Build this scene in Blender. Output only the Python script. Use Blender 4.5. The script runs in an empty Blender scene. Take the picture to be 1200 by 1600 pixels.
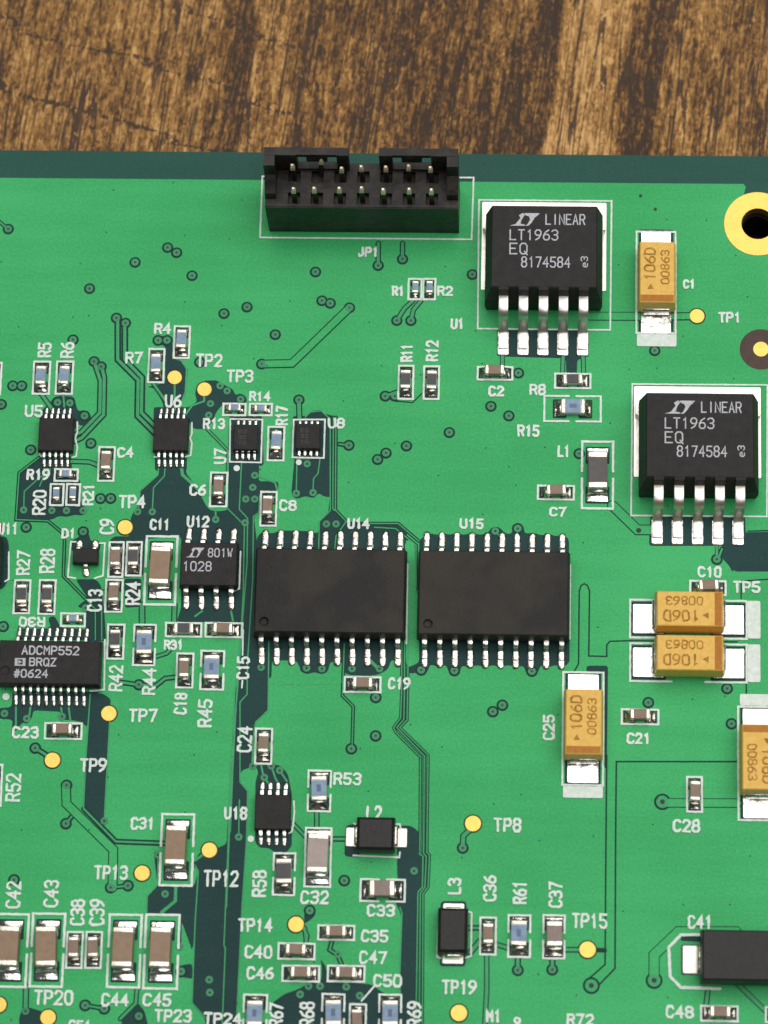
import bpy, bmesh, math, random
from mathutils import Vector, Matrix

# ------------------------------------------------------------------ camera, world, lights
S = 0.001                                   # the layout below is in millimetres
scene = bpy.context.scene
COL = scene.collection
random.seed(7)

cam_d = bpy.data.cameras.new('camera')
cam = bpy.data.objects.new('camera', cam_d); COL.objects.link(cam)
right = Vector((0.99913, 0.02248, -0.03515)); up = Vector((-0.01209, 0.96227, 0.27183)); back = Vector((0.03994, -0.27116, 0.9617))
m = Matrix((right, up, back)).transposed().to_4x4()
m.translation = Vector((11.912, -80.876, 286.833)) * S
cam.matrix_world = m
cam_d.sensor_fit = 'VERTICAL'; cam_d.sensor_height = 24.0; cam_d.lens = 82.5
cam_d.clip_start = 0.01; cam_d.clip_end = 5.0
cam_d.dof.use_dof = True; cam_d.dof.focus_distance = 0.2985; cam_d.dof.aperture_fstop = 25.0
scene.camera = cam

world = bpy.data.worlds.new('World'); scene.world = world; world.use_nodes = True
bg = world.node_tree.nodes['Background']
bg.inputs[0].default_value = (0.92, 0.96, 1.0, 1); bg.inputs[1].default_value = 0.08

def area(name, loc, target, sx, sy, power, col):
    d = bpy.data.lights.new(name, 'AREA'); d.shape = 'RECTANGLE'; d.size = sx; d.size_y = sy; d.energy = power; d.color = col
    o = bpy.data.objects.new(name, d); COL.objects.link(o); o.location = loc
    o.rotation_euler = (Vector(target) - Vector(loc)).to_track_quat('-Z', 'Y').to_euler()
    return o
area('ceiling_light_panel', (0.09, 0.09, 0.50), (0, 0, 0), 0.68, 0.58, 3.30, (1.0, 0.965, 0.92))

scene.view_settings.view_transform = 'Standard'; scene.view_settings.look = 'None'
scene.view_settings.exposure = 0.0; scene.view_settings.gamma = 1.0; scene.view_settings.use_curve_mapping = False
scene.render.engine = 'CYCLES'

# ------------------------------------------------------------------ measured layout of the board (mm, origin mid-board)
TEXT = [
('R5',-29.57,14.11,1.22,1.36,90),
('R6',-27.61,14.12,1.19,1.45,90),
('R4',-19.45,16.17,1.47,1.02,0),
('R7',-21.82,13.48,1.5,1.1,0),
('U5',-30.23,8.6,1.55,1.09,0),
('U6',-18.29,9.63,1.46,1.15,0),
('C4',-22.2,4.97,1.43,0.97,0),
('R19',-29.57,2.92,1.98,1.02,0),
('R21',-25.2,1.21,1.01,1.93,90),
('R20',-29.35,0.45,1.18,2.21,90),
('TP4',-21.44,0.61,2.29,1.19,0),
('C9',-23.49,-1.61,1.28,1.38,90),
('C11',-18.98,-1.37,1.71,1.01,0),
('D1',-26.72,-2.25,1.26,0.9,0),
('U11',-31.9,-1.9,1.75,1.07,0),
('R27',-30.45,-4.89,1.17,2.13,90),
('R28',-28.42,-4.68,1.28,2.16,90),
('C13',-24.22,-8.08,1.25,1.95,90),
('R24',-21.03,-7.42,1.3,2.06,90),
('R30',-29.47,-10.01,2.28,0.89,180),
('R31',-17.41,-11.84,1.67,0.88,0),
('R42',-22.16,-14.78,1.21,2.25,90),
('R44',-19.35,-15.01,1.16,2.3,90),
('C18',-16.64,-16.88,1.1,1.89,90),
('R45',-14.56,-17.68,1.23,2.4,90),
('TP7',-19.75,-17.94,2.42,1.18,0),
('C23',-29.54,-19.52,2.25,1.04,0),
('TP9',-23.72,-22.23,2.24,1.19,0),
('R52',-30.32,-24.23,1.29,2.38,90),
('C31',-19.4,-27.08,2.02,1.07,0),
('TP13',-21.86,-31.22,2.81,1.22,0),
('TP12',-12.73,-31.58,2.9,1.38,0),
('C42',-29.85,-33.22,1.27,2.29,90),
('C43',-26.73,-33.06,1.27,2.28,90),
('C38',-24.46,-34.59,1.22,2.22,90),
('C39',-22.85,-34.56,1.27,2.23,90),
('TP20',-26.11,-41.63,3.26,1.26,0),
('C44',-21.06,-41.73,2.31,1.09,0),
('C45',-17.62,-41.67,2.36,1.09,0),
('TP23',-16.26,-42.95,3.09,1.09,0),
('TP24',-12.19,-43.11,3.14,1.04,0),
('C51',-23.85,-43.89,1.89,0.94,0),
('U18',-11.7,-26.1,1.96,1.08,0),
('C24',-11.17,-19.84,1.25,2.23,90),
('R53',-2.51,-23.05,2.34,1.08,0),
('L2',-0.24,-25.92,1.32,1.29,0),
('R58',-9.56,-31.95,1.19,2.24,90),
('C32',-4.97,-33.01,2.37,1.14,0),
('C33',0.5,-34.01,2.31,1.05,0),
('TP14',-9.79,-35.4,2.87,1.16,0),
('C40',-9.44,-37.59,2.31,1.11,0),
('C46',-9.25,-39.34,2.25,1.05,0),
('C35',0.05,-36.13,2.26,1.05,0),
('C47',-0.04,-37.9,2.3,1.1,0),
('C50',1.18,-39.77,2.35,1.09,0),
('R67',-7.84,-42.72,1.2,1.98,90),
('R68',-5.31,-42.62,1.25,2.08,90),
('R69',3.43,-42.44,1.2,2.14,90),
('TP8',10.81,-26.73,2.32,1.21,0),
('L3',6.5,-31.9,1.13,1.38,90),
('C36',9.43,-32.04,1.1,2.17,90),
('R61',11.89,-32.33,1.18,1.93,90),
('C37',14.82,-32.48,1.16,2.17,90),
('TP15',17.61,-34.57,2.93,1.26,0),
('TP19',7.04,-40.19,2.87,1.2,0),
('M1',9.87,-42.51,1.25,1.04,0),
('9',11.8,-42.97,0.62,0.88,0),
('R72',16.91,-42.67,2.23,0.98,0),
('C28',25.54,-26.56,2.27,1.12,0),
('C41',26.63,-34.53,2.03,1.15,0),
('C48',24.97,-41.89,2.31,1.06,0),
('C21',21.59,-19.27,2.01,0.98,0),
('C25',14.13,-18.46,1.01,2.18,90),
('C10',27.51,-4.91,2.04,1.0,0),
('TP5',30.59,-6.17,2.3,1.05,0),
('R8',12.89,11.01,1.42,1.03,0),
('R15',12.14,7.32,1.91,1.08,0),
('L1',15.17,5.53,1.09,1.08,0),
('C7',14.71,0.18,1.45,0.9,0),
('C1',25.82,20.67,1.1,0.87,0),
('TP1',29.27,17.68,1.97,0.98,0),
('JP1',-1.88,23.35,1.83,0.94,0),
('R1',0.77,19.8,1.1,0.94,0),
('R2',4.83,19.84,1.38,0.94,0),
('U1',5.93,16.85,1.15,0.99,0),
('R11',1.63,14.17,1.04,1.62,90),
('R12',3.8,14.4,1.1,1.9,90),
('C2',9.36,10.83,1.37,0.98,0),
('U8',-4.25,7.81,1.48,0.97,0),
('U14',-2.12,-1.07,1.9,0.96,0),
('U15',7.44,-0.95,2.05,0.95,0),
('TP2',-15.33,13.32,2.31,1.21,0),
('TP3',-12.63,11.94,2.31,1.16,0),
('R14',-10.87,10.12,1.86,0.92,0),
('R13',-14.71,7.63,1.92,0.97,0),
('R17',-8.92,8.44,1.09,1.77,90),
('U7',-14.09,4.73,1.09,1.42,90),
('C6',-15.88,1.72,1.45,1.02,0),
('C8',-8.16,0.46,1.53,1.02,0),
('U12',-15.75,-1.07,1.93,1.07,0),
('C15',-11.51,-13.74,1.1,1.98,90),
('C19',1.62,-14.9,1.92,1.04,0),
]
CHIP = [
('R5','rb','V',-29.72,11.6,1.54,3.06),
('R6','rb','V',-27.73,11.63,1.55,3.06),
('R4','rb','V',-17.75,14.95,1.46,3.02),
('R7','rb','V',-19.87,12.8,1.46,3.15),
('C4','cb','V',-23.78,3.94,1.48,3.16),
('R19','rs','H',-27.17,2.91,2.11,1.17),
('R20','rs','V',-27.89,1.16,1.26,2.01),
('R21','rs','V',-26.5,1.18,1.26,2.01),
('C9','cb','V',-22.59,-4.48,1.36,3.19),
('R24','rk','V',-21.08,-4.4,1.39,3.08),
('C11','cB','V',-18.75,-5.38,2.76,6.1),
('C13','cb','V',-22.63,-7.65,1.54,2.92),
('R27','rk','V',-30.42,-7.84,1.47,3.04),
('R28','rk','V',-28.29,-7.84,1.5,3.09),
('R30','rs','H',-26.01,-9.79,2.17,1.25),
('R42','rk','V',-22.31,-11.63,1.51,3.1),
('R44','rB','V',-19.88,-11.88,1.96,3.65),
('C18','cb','V',-16.39,-14.03,1.51,3.08),
('R45','rB','V',-14.09,-13.97,2.07,3.46),
('R31','rk','H',-16.63,-10.52,3.13,1.31),
('C15','cb','H',-13.23,-10.5,3.24,1.35),
('C6','cb','V',-14.11,1.79,1.55,3.14),
('C8','cb','V',-9.81,0.14,1.47,3.13),
('R17','rb','V',-9.35,5.92,1.51,3.13),
('R13','rs','H',-13.01,8.93,2.06,1.18),
('R14','rs','H',-10.75,8.95,2.03,1.17),
('R1','rs','V',2.23,19.98,1.27,2.01),
('R2','rs','V',3.46,19.99,1.19,2.02),
('R11','rk','V',1.62,11.54,1.4,3.13),
('R12','rk','V',3.8,11.53,1.43,3.08),
('C2','cb','H',9.23,12.43,3.12,1.29),
('R8','rk','H',15.88,11.82,3.17,1.43),
('R15','rB','H',15.88,9.33,4.95,2.4),
('L1','lf','V',18.04,3.47,2.77,6.05),
('C7','cb','H',14.53,1.87,3.19,1.35),
('C10','cb','H',27.35,-6.3,3.11,1.34),
('C21','cb','H',21.7,-17.44,3.19,1.39),
('C28','cb','V',26.2,-23.92,1.37,3.06),
('C23','cb','H',-26.37,-19.36,3.22,1.48),
('C24','cb','V',-9.57,-20.4,1.5,3.12),
('R53','rB','V',-4.82,-24.11,2.02,3.56),
('C32','cp','V',-4.78,-29.68,2.27,5.04),
('R58','rK','V',-7.54,-31.12,1.91,3.62),
('C33','cm','H',0.62,-32.34,3.79,1.96),
('C31','cB','V',-16.47,-29.24,2.81,6.1),
('C42','cB','V',-29.88,-37.81,2.95,6.13),
('C43','cB','V',-26.8,-37.74,2.79,6.15),
('C44','cB','V',-20.47,-37.7,2.79,6.12),
('C45','cB','V',-17.41,-37.7,2.9,6.22),
('C38','cb','V',-24.58,-37.69,1.42,3.11),
('C39','cb','V',-23.0,-37.66,1.42,3.11),
('C40','cb','H',-6.32,-37.48,3.1,1.42),
('C46','cb','H',-5.92,-39.31,3.15,1.41),
('C35','cb','H',-3.11,-35.9,3.1,1.32),
('C47','cb','H',-2.21,-39.25,3.14,1.42),
('R67','rB','V',-9.56,-42.83,2.04,3.59),
('R68','rB','V',-3.19,-42.64,1.94,3.54),
('R69','rB','V',1.45,-42.63,1.93,3.59),
('C50','cb','V',-1.17,-43.17,1.46,3.02),
('C19','cb','H',-1.46,-15.03,3.16,1.42),
('C36','cb','V',9.33,-35.96,1.42,3.18),
('R61','rB','V',11.89,-35.93,1.93,3.58),
('C37','cm','V',14.72,-35.94,1.88,3.69),
('C48','cb','H',28.19,-41.97,3.11,1.35),
('R52','rb','V',-31.99,-24.04,1.49,3.59),
('R3','rb','V',-33.92,11.47,1.55,3.01),
('C49','cb','H',33.37,-41.99,3.0,1.35),
]
TANT = [
('C1',90,22.96,20.81,3.51,9.39,23.03,15.57,3.39,1.13),
('C25',90,16.97,-18.5,3.51,9.73,17.0,-23.85,3.3,1.02),
('upper of the stacked pair',180,25.71,-9.03,9.89,3.42,31.19,-8.99,1.07,3.25),
('lower of the stacked pair',180,25.71,-12.78,9.85,3.4,31.16,-12.73,1.07,3.23),
('right',-90,31.48,-21.23,3.48,9.71,31.62,-15.86,3.29,0.98),
]
VIA = [
(-33.3,25.17,'n'),
(-25.95,19.76,'n'),
(-22.1,22.21,'n'),
(-19.32,23.59,'n'),
(-18.52,23.13,'n'),
(-17.1,21.03,'n'),
(-14.21,17.6,'n'),
(-12.24,18.21,'n'),
(-27.17,15.08,'n'),
(-6.41,21.48,'n'),
(-5.78,18.86,'n'),
(-5.06,18.63,'n'),
(-9.72,15.73,'n'),
(7.15,21.38,'n'),
(-1.0,22.12,'n'),
(1.09,22.73,'n'),
(-3.39,18.24,'t'),
(-10.8,13.06,'t'),
(0.72,17.12,'n'),
(1.93,17.13,'n'),
(21.62,28.76,'d'),
(22.9,27.53,'d'),
(22.86,14.63,'n'),
(11.23,12.49,'n'),
(8.92,9.48,'n'),
(10.46,8.64,'n'),
(5.41,7.1,'n'),
(1.78,5.86,'n'),
(-0.65,4.63,'n'),
(0.05,5.21,'n'),
(-3.13,5.86,'n'),
(16.48,5.35,'n'),
(-0.12,10.29,'n'),
(0.7,10.3,'n'),
(21.54,-1.36,'h'),
(28.11,-3.79,'n'),
(22.38,-16.21,'n'),
(9.46,-17.17,'n'),
(10.25,-16.61,'n'),
(-0.33,-16.11,'n'),
(-0.26,-19.38,'n'),
(-2.26,-20.5,'n'),
(-2.56,-31.57,'n'),
(29.28,-17.91,'n'),
(23.56,-24.58,'b'),
(17.8,-39.87,'b'),
(22.9,-39.36,'b'),
(7.14,-28.7,'n'),
(11.8,-38.72,'n'),
(14.61,-38.62,'n'),
(-32.17,10.86,'n'),
(-31.4,10.86,'n'),
(-33.08,9.17,'n'),
(-28.23,9.4,'n'),
(-27.18,9.36,'n'),
(-25.86,8.22,'n'),
(-25.2,5.77,'n'),
(-30.34,5.13,'n'),
(-25.26,13.13,'n'),
(-24.63,12.67,'n'),
(-23.5,17.1,'n'),
(-22.7,16.64,'n'),
(-19.81,15.1,'n'),
(-19.04,15.11,'n'),
(-16.15,13.17,'n'),
(-30.38,-1.74,'n'),
(-24.16,0.88,'n'),
(-23.29,0.9,'n'),
(-30.67,-0.22,'g'),
(-28.26,-0.24,'g'),
(-27.01,-0.23,'g'),
(-25.59,-0.21,'g'),
(-20.94,-0.26,'g'),
(-19.69,-0.25,'g'),
(-25.5,-2.07,'n'),
(-14.31,11.05,'g'),
(-13.69,10.6,'g'),
(-12.51,9.87,'g'),
(-15.08,9.44,'g'),
(-15.2,8.4,'g'),
(-7.51,9.87,'n'),
(-7.49,1.54,'g'),
(-6.07,1.62,'g'),
(-6.64,4.16,'g'),
(-11.08,3.09,'g'),
(-11.21,2.01,'g'),
(-11.77,0.98,'g'),
(-11.01,0.99,'g'),
(-14.27,-0.86,'g'),
(-11.76,-1.11,'g'),
(-4.86,-1.13,'g'),
(-4.04,-1.12,'g'),
(-10.0,-13.67,'g'),
(-6.18,-13.67,'g'),
(-4.89,-13.71,'g'),
(-2.37,-13.67,'g'),
(-0.07,-13.64,'g'),
(9.45,-1.57,'g'),
(11.34,-1.32,'n'),
(3.42,-13.7,'n'),
(6.2,-13.71,'n'),
(12.67,-13.67,'n'),
(-31.39,-17.93,'n'),
(-29.49,-18.34,'g'),
(-26.54,-18.13,'g'),
(-28.66,-20.84,'n'),
(-25.89,-23.95,'n'),
(-25.79,-27.19,'n'),
(-22.6,-26.92,'g'),
(-21.83,-32.47,'n'),
(-20.41,-32.29,'n'),
(-17.31,-32.93,'g'),
(-18.02,-29.69,'g'),
(-11.39,-28.08,'g'),
(-15.93,-37.25,'g'),
(-15.74,-39.3,'n'),
(-13.41,-39.94,'g'),
(-13.32,-40.99,'g'),
(-23.5,-42.21,'n'),
(-21.92,-42.45,'n'),
(-19.06,-43.02,'n'),
(-28.37,-42.77,'g'),
(-29.87,-31.97,'n'),
(-5.34,-34.11,'n'),
(-5.27,-40.32,'g'),
(-4.32,-40.31,'g'),
(-2.18,-40.32,'g'),
(-5.93,-41.01,'g'),
(-1.06,-41.03,'g'),
(-2.93,-37.66,'g'),
(3.17,-30.68,'g'),
(-10.42,-22.09,'g'),
(-8.88,-22.06,'g'),
(-8.17,-22.43,'g'),
(-9.43,-23.05,'g'),
(28.92,-14.92,'n'),
(28.97,-41.75,'d'),
(-20.21,-15.3,'n'),
(-31.89,-10.44,'n'),
(-24.98,-8.73,'g'),
(21.64,4.22,'d'),
(3.9,-11.1,'d'),
]
TP = [
('TP1',26.48,17.79,0.66),
('TP2',-18.25,11.76,0.64),
('TP3',-15.65,10.72,0.64),
('TP4',-21.95,-1.63,0.66),
('TP7',-22.63,-17.8,0.67),
('TP9',-27.17,-21.85,0.67),
('TP8',7.95,-26.65,0.69),
('TP12',-13.79,-29.22,0.66),
('TP13',-19.28,-31.23,0.66),
('TP14',-6.44,-35.27,0.67),
('TP15',17.47,-36.94,0.7),
('TP19',7.05,-42.3,0.7),
('TP20',-26.5,-43.26,0.66),
('',-30.6,-42.29,0.66),
]
BARE = [
[(-29.6,4.63),(-31.23,3.24),(-31.23,-1.07),(-28.17,-1.03),(-27.64,-0.69),(-26.98,-0.79),(-26.23,-0.56),(-25.57,-0.66),(-25.15,-0.15),(-25.78,0.35),(-25.93,2.39),(-26.68,3.35),(-26.85,4.66)],
[(-29.72,8.18),(-29.53,8.75),(-28.89,9.34),(-28.59,9.91),(-27.93,10.04),(-26.82,9.93),(-26.62,9.13),(-26.43,8.62),(-25.89,8.79),(-25.32,8.34),(-25.23,7.65),(-26.04,7.3),(-26.44,7.53),(-26.58,6.95),(-29.66,6.91)],
[(-24.27,-16.13),(-23.25,-16.06),(-22.52,-16.54),(-22.54,-18.62),(-22.57,-24.06),(-22.63,-26.33),(-22.76,-27.08),(-24.35,-26.03),(-24.38,-21.92)],
[(-30.8,-15.89),(-23.25,-15.95),(-24.31,-16.29),(-24.4,-19.03),(-24.85,-18.55),(-25.83,-18.4),(-26.53,-18.41),(-26.67,-17.7),(-28.99,-17.62),(-29.06,-18.28),(-29.46,-18.83),(-29.8,-18.62),(-30.3,-19.28),(-30.76,-19.84),(-30.66,-18.47),(-32.02,-18.32),(-32.06,-17.5),(-30.83,-17.37)],
[(-25.96,-6.23),(-24.23,-6.21),(-23.77,-6.76),(-23.4,-8.98),(-23.12,-11.59),(-24.9,-11.61),(-24.97,-8.84),(-25.74,-8.63),(-24.86,-7.89)],
[(-21.84,-6.12),(-20.38,-6.1),(-20.27,-8.55),(-21.68,-8.68)],
[(-22.87,-2.43),(-19.93,-2.39),(-20.23,-2.96),(-20.22,-5.87),(-21.79,-6.06),(-23.25,-6.19),(-23.29,-2.89)],
[(-30.75,-11.58),(-30.69,-10.59),(-27.82,-10.55),(-28.14,-9.61),(-27.6,-9.43),(-27.01,-10.42),(-24.03,-10.66),(-23.99,-11.49)],
[(-26.55,-2.93),(-25.76,-2.47),(-25.63,-1.73),(-25.06,-2.12),(-24.81,-2.91),(-23.94,-2.89),(-24.01,-3.79),(-26.4,-3.83)],
[(-13.41,4.08),(-10.73,4.0),(-10.72,3.66),(-10.74,2.58),(-9.05,2.6),(-9.02,1.7),(-10.65,1.56),(-10.65,-0.13),(-11.02,-0.59),(-10.59,-3.51),(-10.37,-10.47),(-10.38,-11.85),(-10.16,-13.51),(-9.35,-13.77),(-9.24,-17.33),(-10.38,-18.33),(-10.54,-20.08),(-10.53,-22.14),(-11.42,-22.53),(-11.39,-23.45),(-10.72,-24.25),(-10.74,-28.72),(-10.93,-34.05),(-11.05,-42.98),(-11.27,-44.03),(-13.52,-44.07),(-13.66,-43.14),(-14.75,-41.9),(-14.74,-35.17),(-14.63,-31.02),(-15.18,-30.39),(-14.58,-29.42),(-12.85,-28.91),(-12.38,-28.64),(-12.28,-22.28),(-12.13,-15.73),(-11.82,-10.77),(-12.06,-9.77),(-17.25,-9.85),(-16.92,-8.62),(-17.15,-2.47),(-17.43,-2.36),(-19.92,-2.62),(-21.66,-2.75),(-21.47,-0.61),(-20.91,0.3),(-20.8,1.61),(-19.33,3.04),(-19.36,3.73),(-16.95,3.75),(-16.93,3.19),(-16.13,2.23),(-15.13,0.37),(-14.79,-0.02),(-14.13,-0.12),(-13.27,0.0),(-13.28,2.1)],
[(-10.75,-3.62),(-10.69,-2.27),(-10.16,-1.76),(-9.5,-2.03),(-8.75,-1.74),(-7.45,-1.73),(-6.25,-1.77),(-5.54,-1.98),(-5.46,-0.91),(-4.72,-0.06),(-4.65,1.35),(-4.0,1.36),(-4.13,0.12),(-3.13,-0.88),(1.1,-0.89),(2.04,-1.44),(1.9,-2.79),(2.01,-13.06),(1.47,-13.12),(0.93,-12.8),(0.63,-13.68),(-0.11,-14.13),(-0.86,-14.25),(-2.63,-14.22),(-3.06,-13.95),(-3.18,-13.41),(-3.3,-13.08),(-4.21,-13.09),(-4.4,-13.97),(-4.88,-14.2),(-5.53,-13.99),(-6.17,-14.22),(-6.77,-13.9),(-6.89,-13.24),(-7.22,-13.02),(-9.1,-13.05),(-9.11,-14.59),(-10.39,-14.72)],
[(3.03,-2.49),(3.51,-1.98),(3.94,-1.81),(4.59,-1.97),(4.97,-1.74),(5.57,-1.95),(6.21,-1.72),(6.76,-1.94),(7.51,-1.7),(8.16,-1.92),(8.81,-1.74),(9.12,-1.23),(9.77,-1.17),(10.32,-1.78),(10.86,-1.77),(10.91,-1.1),(11.34,-0.76),(11.83,-1.14),(11.94,-1.76),(12.75,-1.64),(13.35,-1.91),(13.89,-1.68),(14.54,-1.95),(15.18,-1.77),(15.67,-2.16),(15.81,-12.86),(15.28,-13.31),(14.64,-13.1),(14.0,-13.33),(13.41,-13.12),(13.15,-13.83),(12.67,-14.17),(12.19,-13.85),(11.97,-13.19),(11.33,-13.36),(10.68,-13.15),(10.05,-13.38),(9.4,-13.17),(8.76,-13.4),(8.12,-13.19),(7.48,-13.42),(6.78,-13.26),(6.63,-13.93),(6.21,-14.21),(5.72,-13.83),(5.5,-13.23),(4.8,-13.4),(4.16,-13.19),(3.95,-13.85),(3.53,-14.19),(2.99,-13.92),(2.46,-14.04),(2.23,-13.55),(3.24,-13.04)],
[(2.2,-27.44),(3.15,-27.16),(3.53,-27.42),(3.62,-29.29),(3.89,-29.55),(3.88,-32.0),(3.47,-32.53),(3.47,-38.02),(3.59,-43.76),(2.29,-43.79),(2.34,-41.18),(2.14,-39.09),(2.19,-34.36),(1.64,-33.2),(2.53,-32.76),(1.81,-31.29),(1.73,-29.85),(1.83,-29.48)],
[(-4.39,-38.0),(-3.84,-38.78),(-3.76,-39.98),(-2.24,-40.01),(-1.4,-39.99),(-0.14,-40.08),(0.92,-40.79),(2.38,-40.92),(2.45,-43.89),(-8.14,-44.08),(-8.21,-41.73),(-7.19,-40.98),(-6.15,-40.6),(-5.58,-40.28),(-5.38,-39.91),(-4.23,-39.89),(-4.21,-38.68)],
[(-18.4,-29.38),(-17.77,-29.36),(-17.65,-32.3),(-14.95,-32.25),(-14.63,-31.02),(-14.74,-35.17),(-14.82,-37.28),(-15.02,-37.55),(-15.44,-37.66),(-15.91,-37.67),(-16.03,-34.66),(-18.77,-34.71),(-18.78,-33.17),(-17.97,-32.25)],
[(-14.88,-38.6),(-14.72,-39.91),(-15.62,-39.77),(-16.11,-39.41),(-16.12,-38.99),(-15.66,-38.77)],
[(-19.27,-41.83),(-18.6,-42.6),(-18.24,-43.89),(-20.44,-43.93),(-20.47,-43.15)],
[(-28.81,-44.45),(-28.87,-43.2),(-28.59,-42.46),(-28.07,-42.45),(-27.42,-42.65),(-27.0,-42.75),(-27.13,-44.42)],
[(-20.11,15.51),(-18.67,15.52),(-18.36,13.38),(-17.81,13.33),(-17.12,12.64),(-17.21,10.5),(-17.51,9.93),(-17.64,8.89),(-19.07,8.87),(-19.21,9.56),(-20.03,10.82),(-20.69,10.87),(-19.05,11.29),(-19.19,14.64),(-20.08,14.75)],
[(-17.31,8.89),(-16.67,9.36),(-16.24,9.59),(-16.49,10.51),(-15.76,11.5),(-14.66,11.57),(-13.98,11.17),(-13.2,10.78),(-12.96,10.21),(-12.53,10.44),(-12.02,10.1),(-11.95,9.53),(-14.03,9.39),(-14.4,8.93),(-14.66,8.46),(-14.75,7.89),(-15.49,7.14),(-16.48,7.18),(-17.0,8.04)],
[(-7.74,4.66),(-5.34,4.69),(-5.29,8.69),(-4.13,8.36),(-4.0,1.19),(-5.14,1.29),(-5.58,1.62),(-6.01,1.11),(-6.67,1.33),(-7.53,1.03),(-7.92,1.54)],
[(-6.97,8.09),(-6.55,8.84),(-5.68,9.03),(-4.67,8.24),(-5.1,7.89)],
[(28.54,-1.49),(34.03,-1.25),(34.0,-4.77),(29.6,-4.83),(28.53,-3.67)],
[(9.31,16.34),(17.22,16.42),(17.23,14.46),(16.8,13.88),(16.25,13.76),(16.21,12.03),(15.34,12.02),(15.27,13.86),(9.57,13.97)],
[(22.51,-0.05),(30.49,0.05),(30.58,-2.58),(22.41,-2.69)],
[(17.2,-13.12),(19.02,-13.09),(18.96,-21.8),(18.77,-21.8),(18.75,-13.75),(17.21,-13.66)],
[(-19.96,9.09),(-16.66,9.13),(-16.61,7.75),(-19.9,7.72)],
[(-19.68,4.86),(-16.94,4.89),(-16.88,3.41),(-19.62,3.38)],
[(-10.16,-23.43),(-9.93,-22.57),(-10.26,-22.03),(-8.67,-21.9),(-8.02,-22.05),(-7.47,-22.74),(-7.1,-24.36),(-7.09,-24.9),(-10.12,-24.95)],
[(-10.04,-27.2),(-7.02,-27.16),(-6.97,-28.76),(-7.48,-29.41),(-8.22,-29.42),(-8.87,-28.95),(-9.61,-28.97),(-10.05,-28.49)],
[(24.98,-36.08),(25.19,-35.66),(26.96,-35.52),(26.96,-36.15)],
[(-2.57,-26.98),(-1.52,-26.75),(-1.34,-29.63),(-2.61,-29.55)],
[(1.66,-26.91),(2.72,-26.89),(3.36,-27.21),(2.77,-29.35),(1.72,-29.48)],
[(5.43,-33.14),(7.48,-33.1),(7.59,-33.95),(5.34,-33.99)],
[(5.45,-37.57),(7.55,-37.53),(7.51,-38.48),(5.42,-38.51)],
[(-13.45,8.36),(-10.59,8.4),(-10.34,3.95),(-13.4,3.91)],
[(-8.02,8.43),(-5.23,8.46),(-5.12,4.58),(-7.96,4.55)],
[(-32.85,-2.56),(-32.03,-2.55),(-31.78,-3.22),(-31.62,-6.31),(-32.06,-7.15),(-32.6,-7.27)],
[(-5.81,-34.23),(-5.35,-33.53),(-4.82,-33.94),(-4.9,-34.58),(-5.73,-35.23)],
]
ISLE = [
[(1.79,-2.79),(2.22,-2.33),(2.66,-2.78),(2.85,-6.68),(2.96,-12.49),(2.77,-13.32),(2.34,-13.44),(2.12,-13.0),(1.91,-3.35)],
[(-9.1,-13.16),(-7.22,-13.13),(-6.78,-13.46),(-6.65,-14.12),(-5.89,-14.54),(-5.14,-14.53),(-4.4,-14.19),(-4.2,-13.42),(-3.35,-13.3),(-3.2,-15.05),(-9.04,-15.14)],
[(-17.84,-2.93),(-17.24,-3.03),(-17.08,-5.83),(-17.3,-8.35),(-17.64,-8.07)],
[(-15.85,-35.19),(-14.91,-37.55),(-15.31,-38.35),(-15.78,-38.35)],
[(-28.82,-17.73),(-26.83,-17.75),(-26.92,-18.14),(-27.97,-18.59),(-28.94,-18.55)],
]
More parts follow.
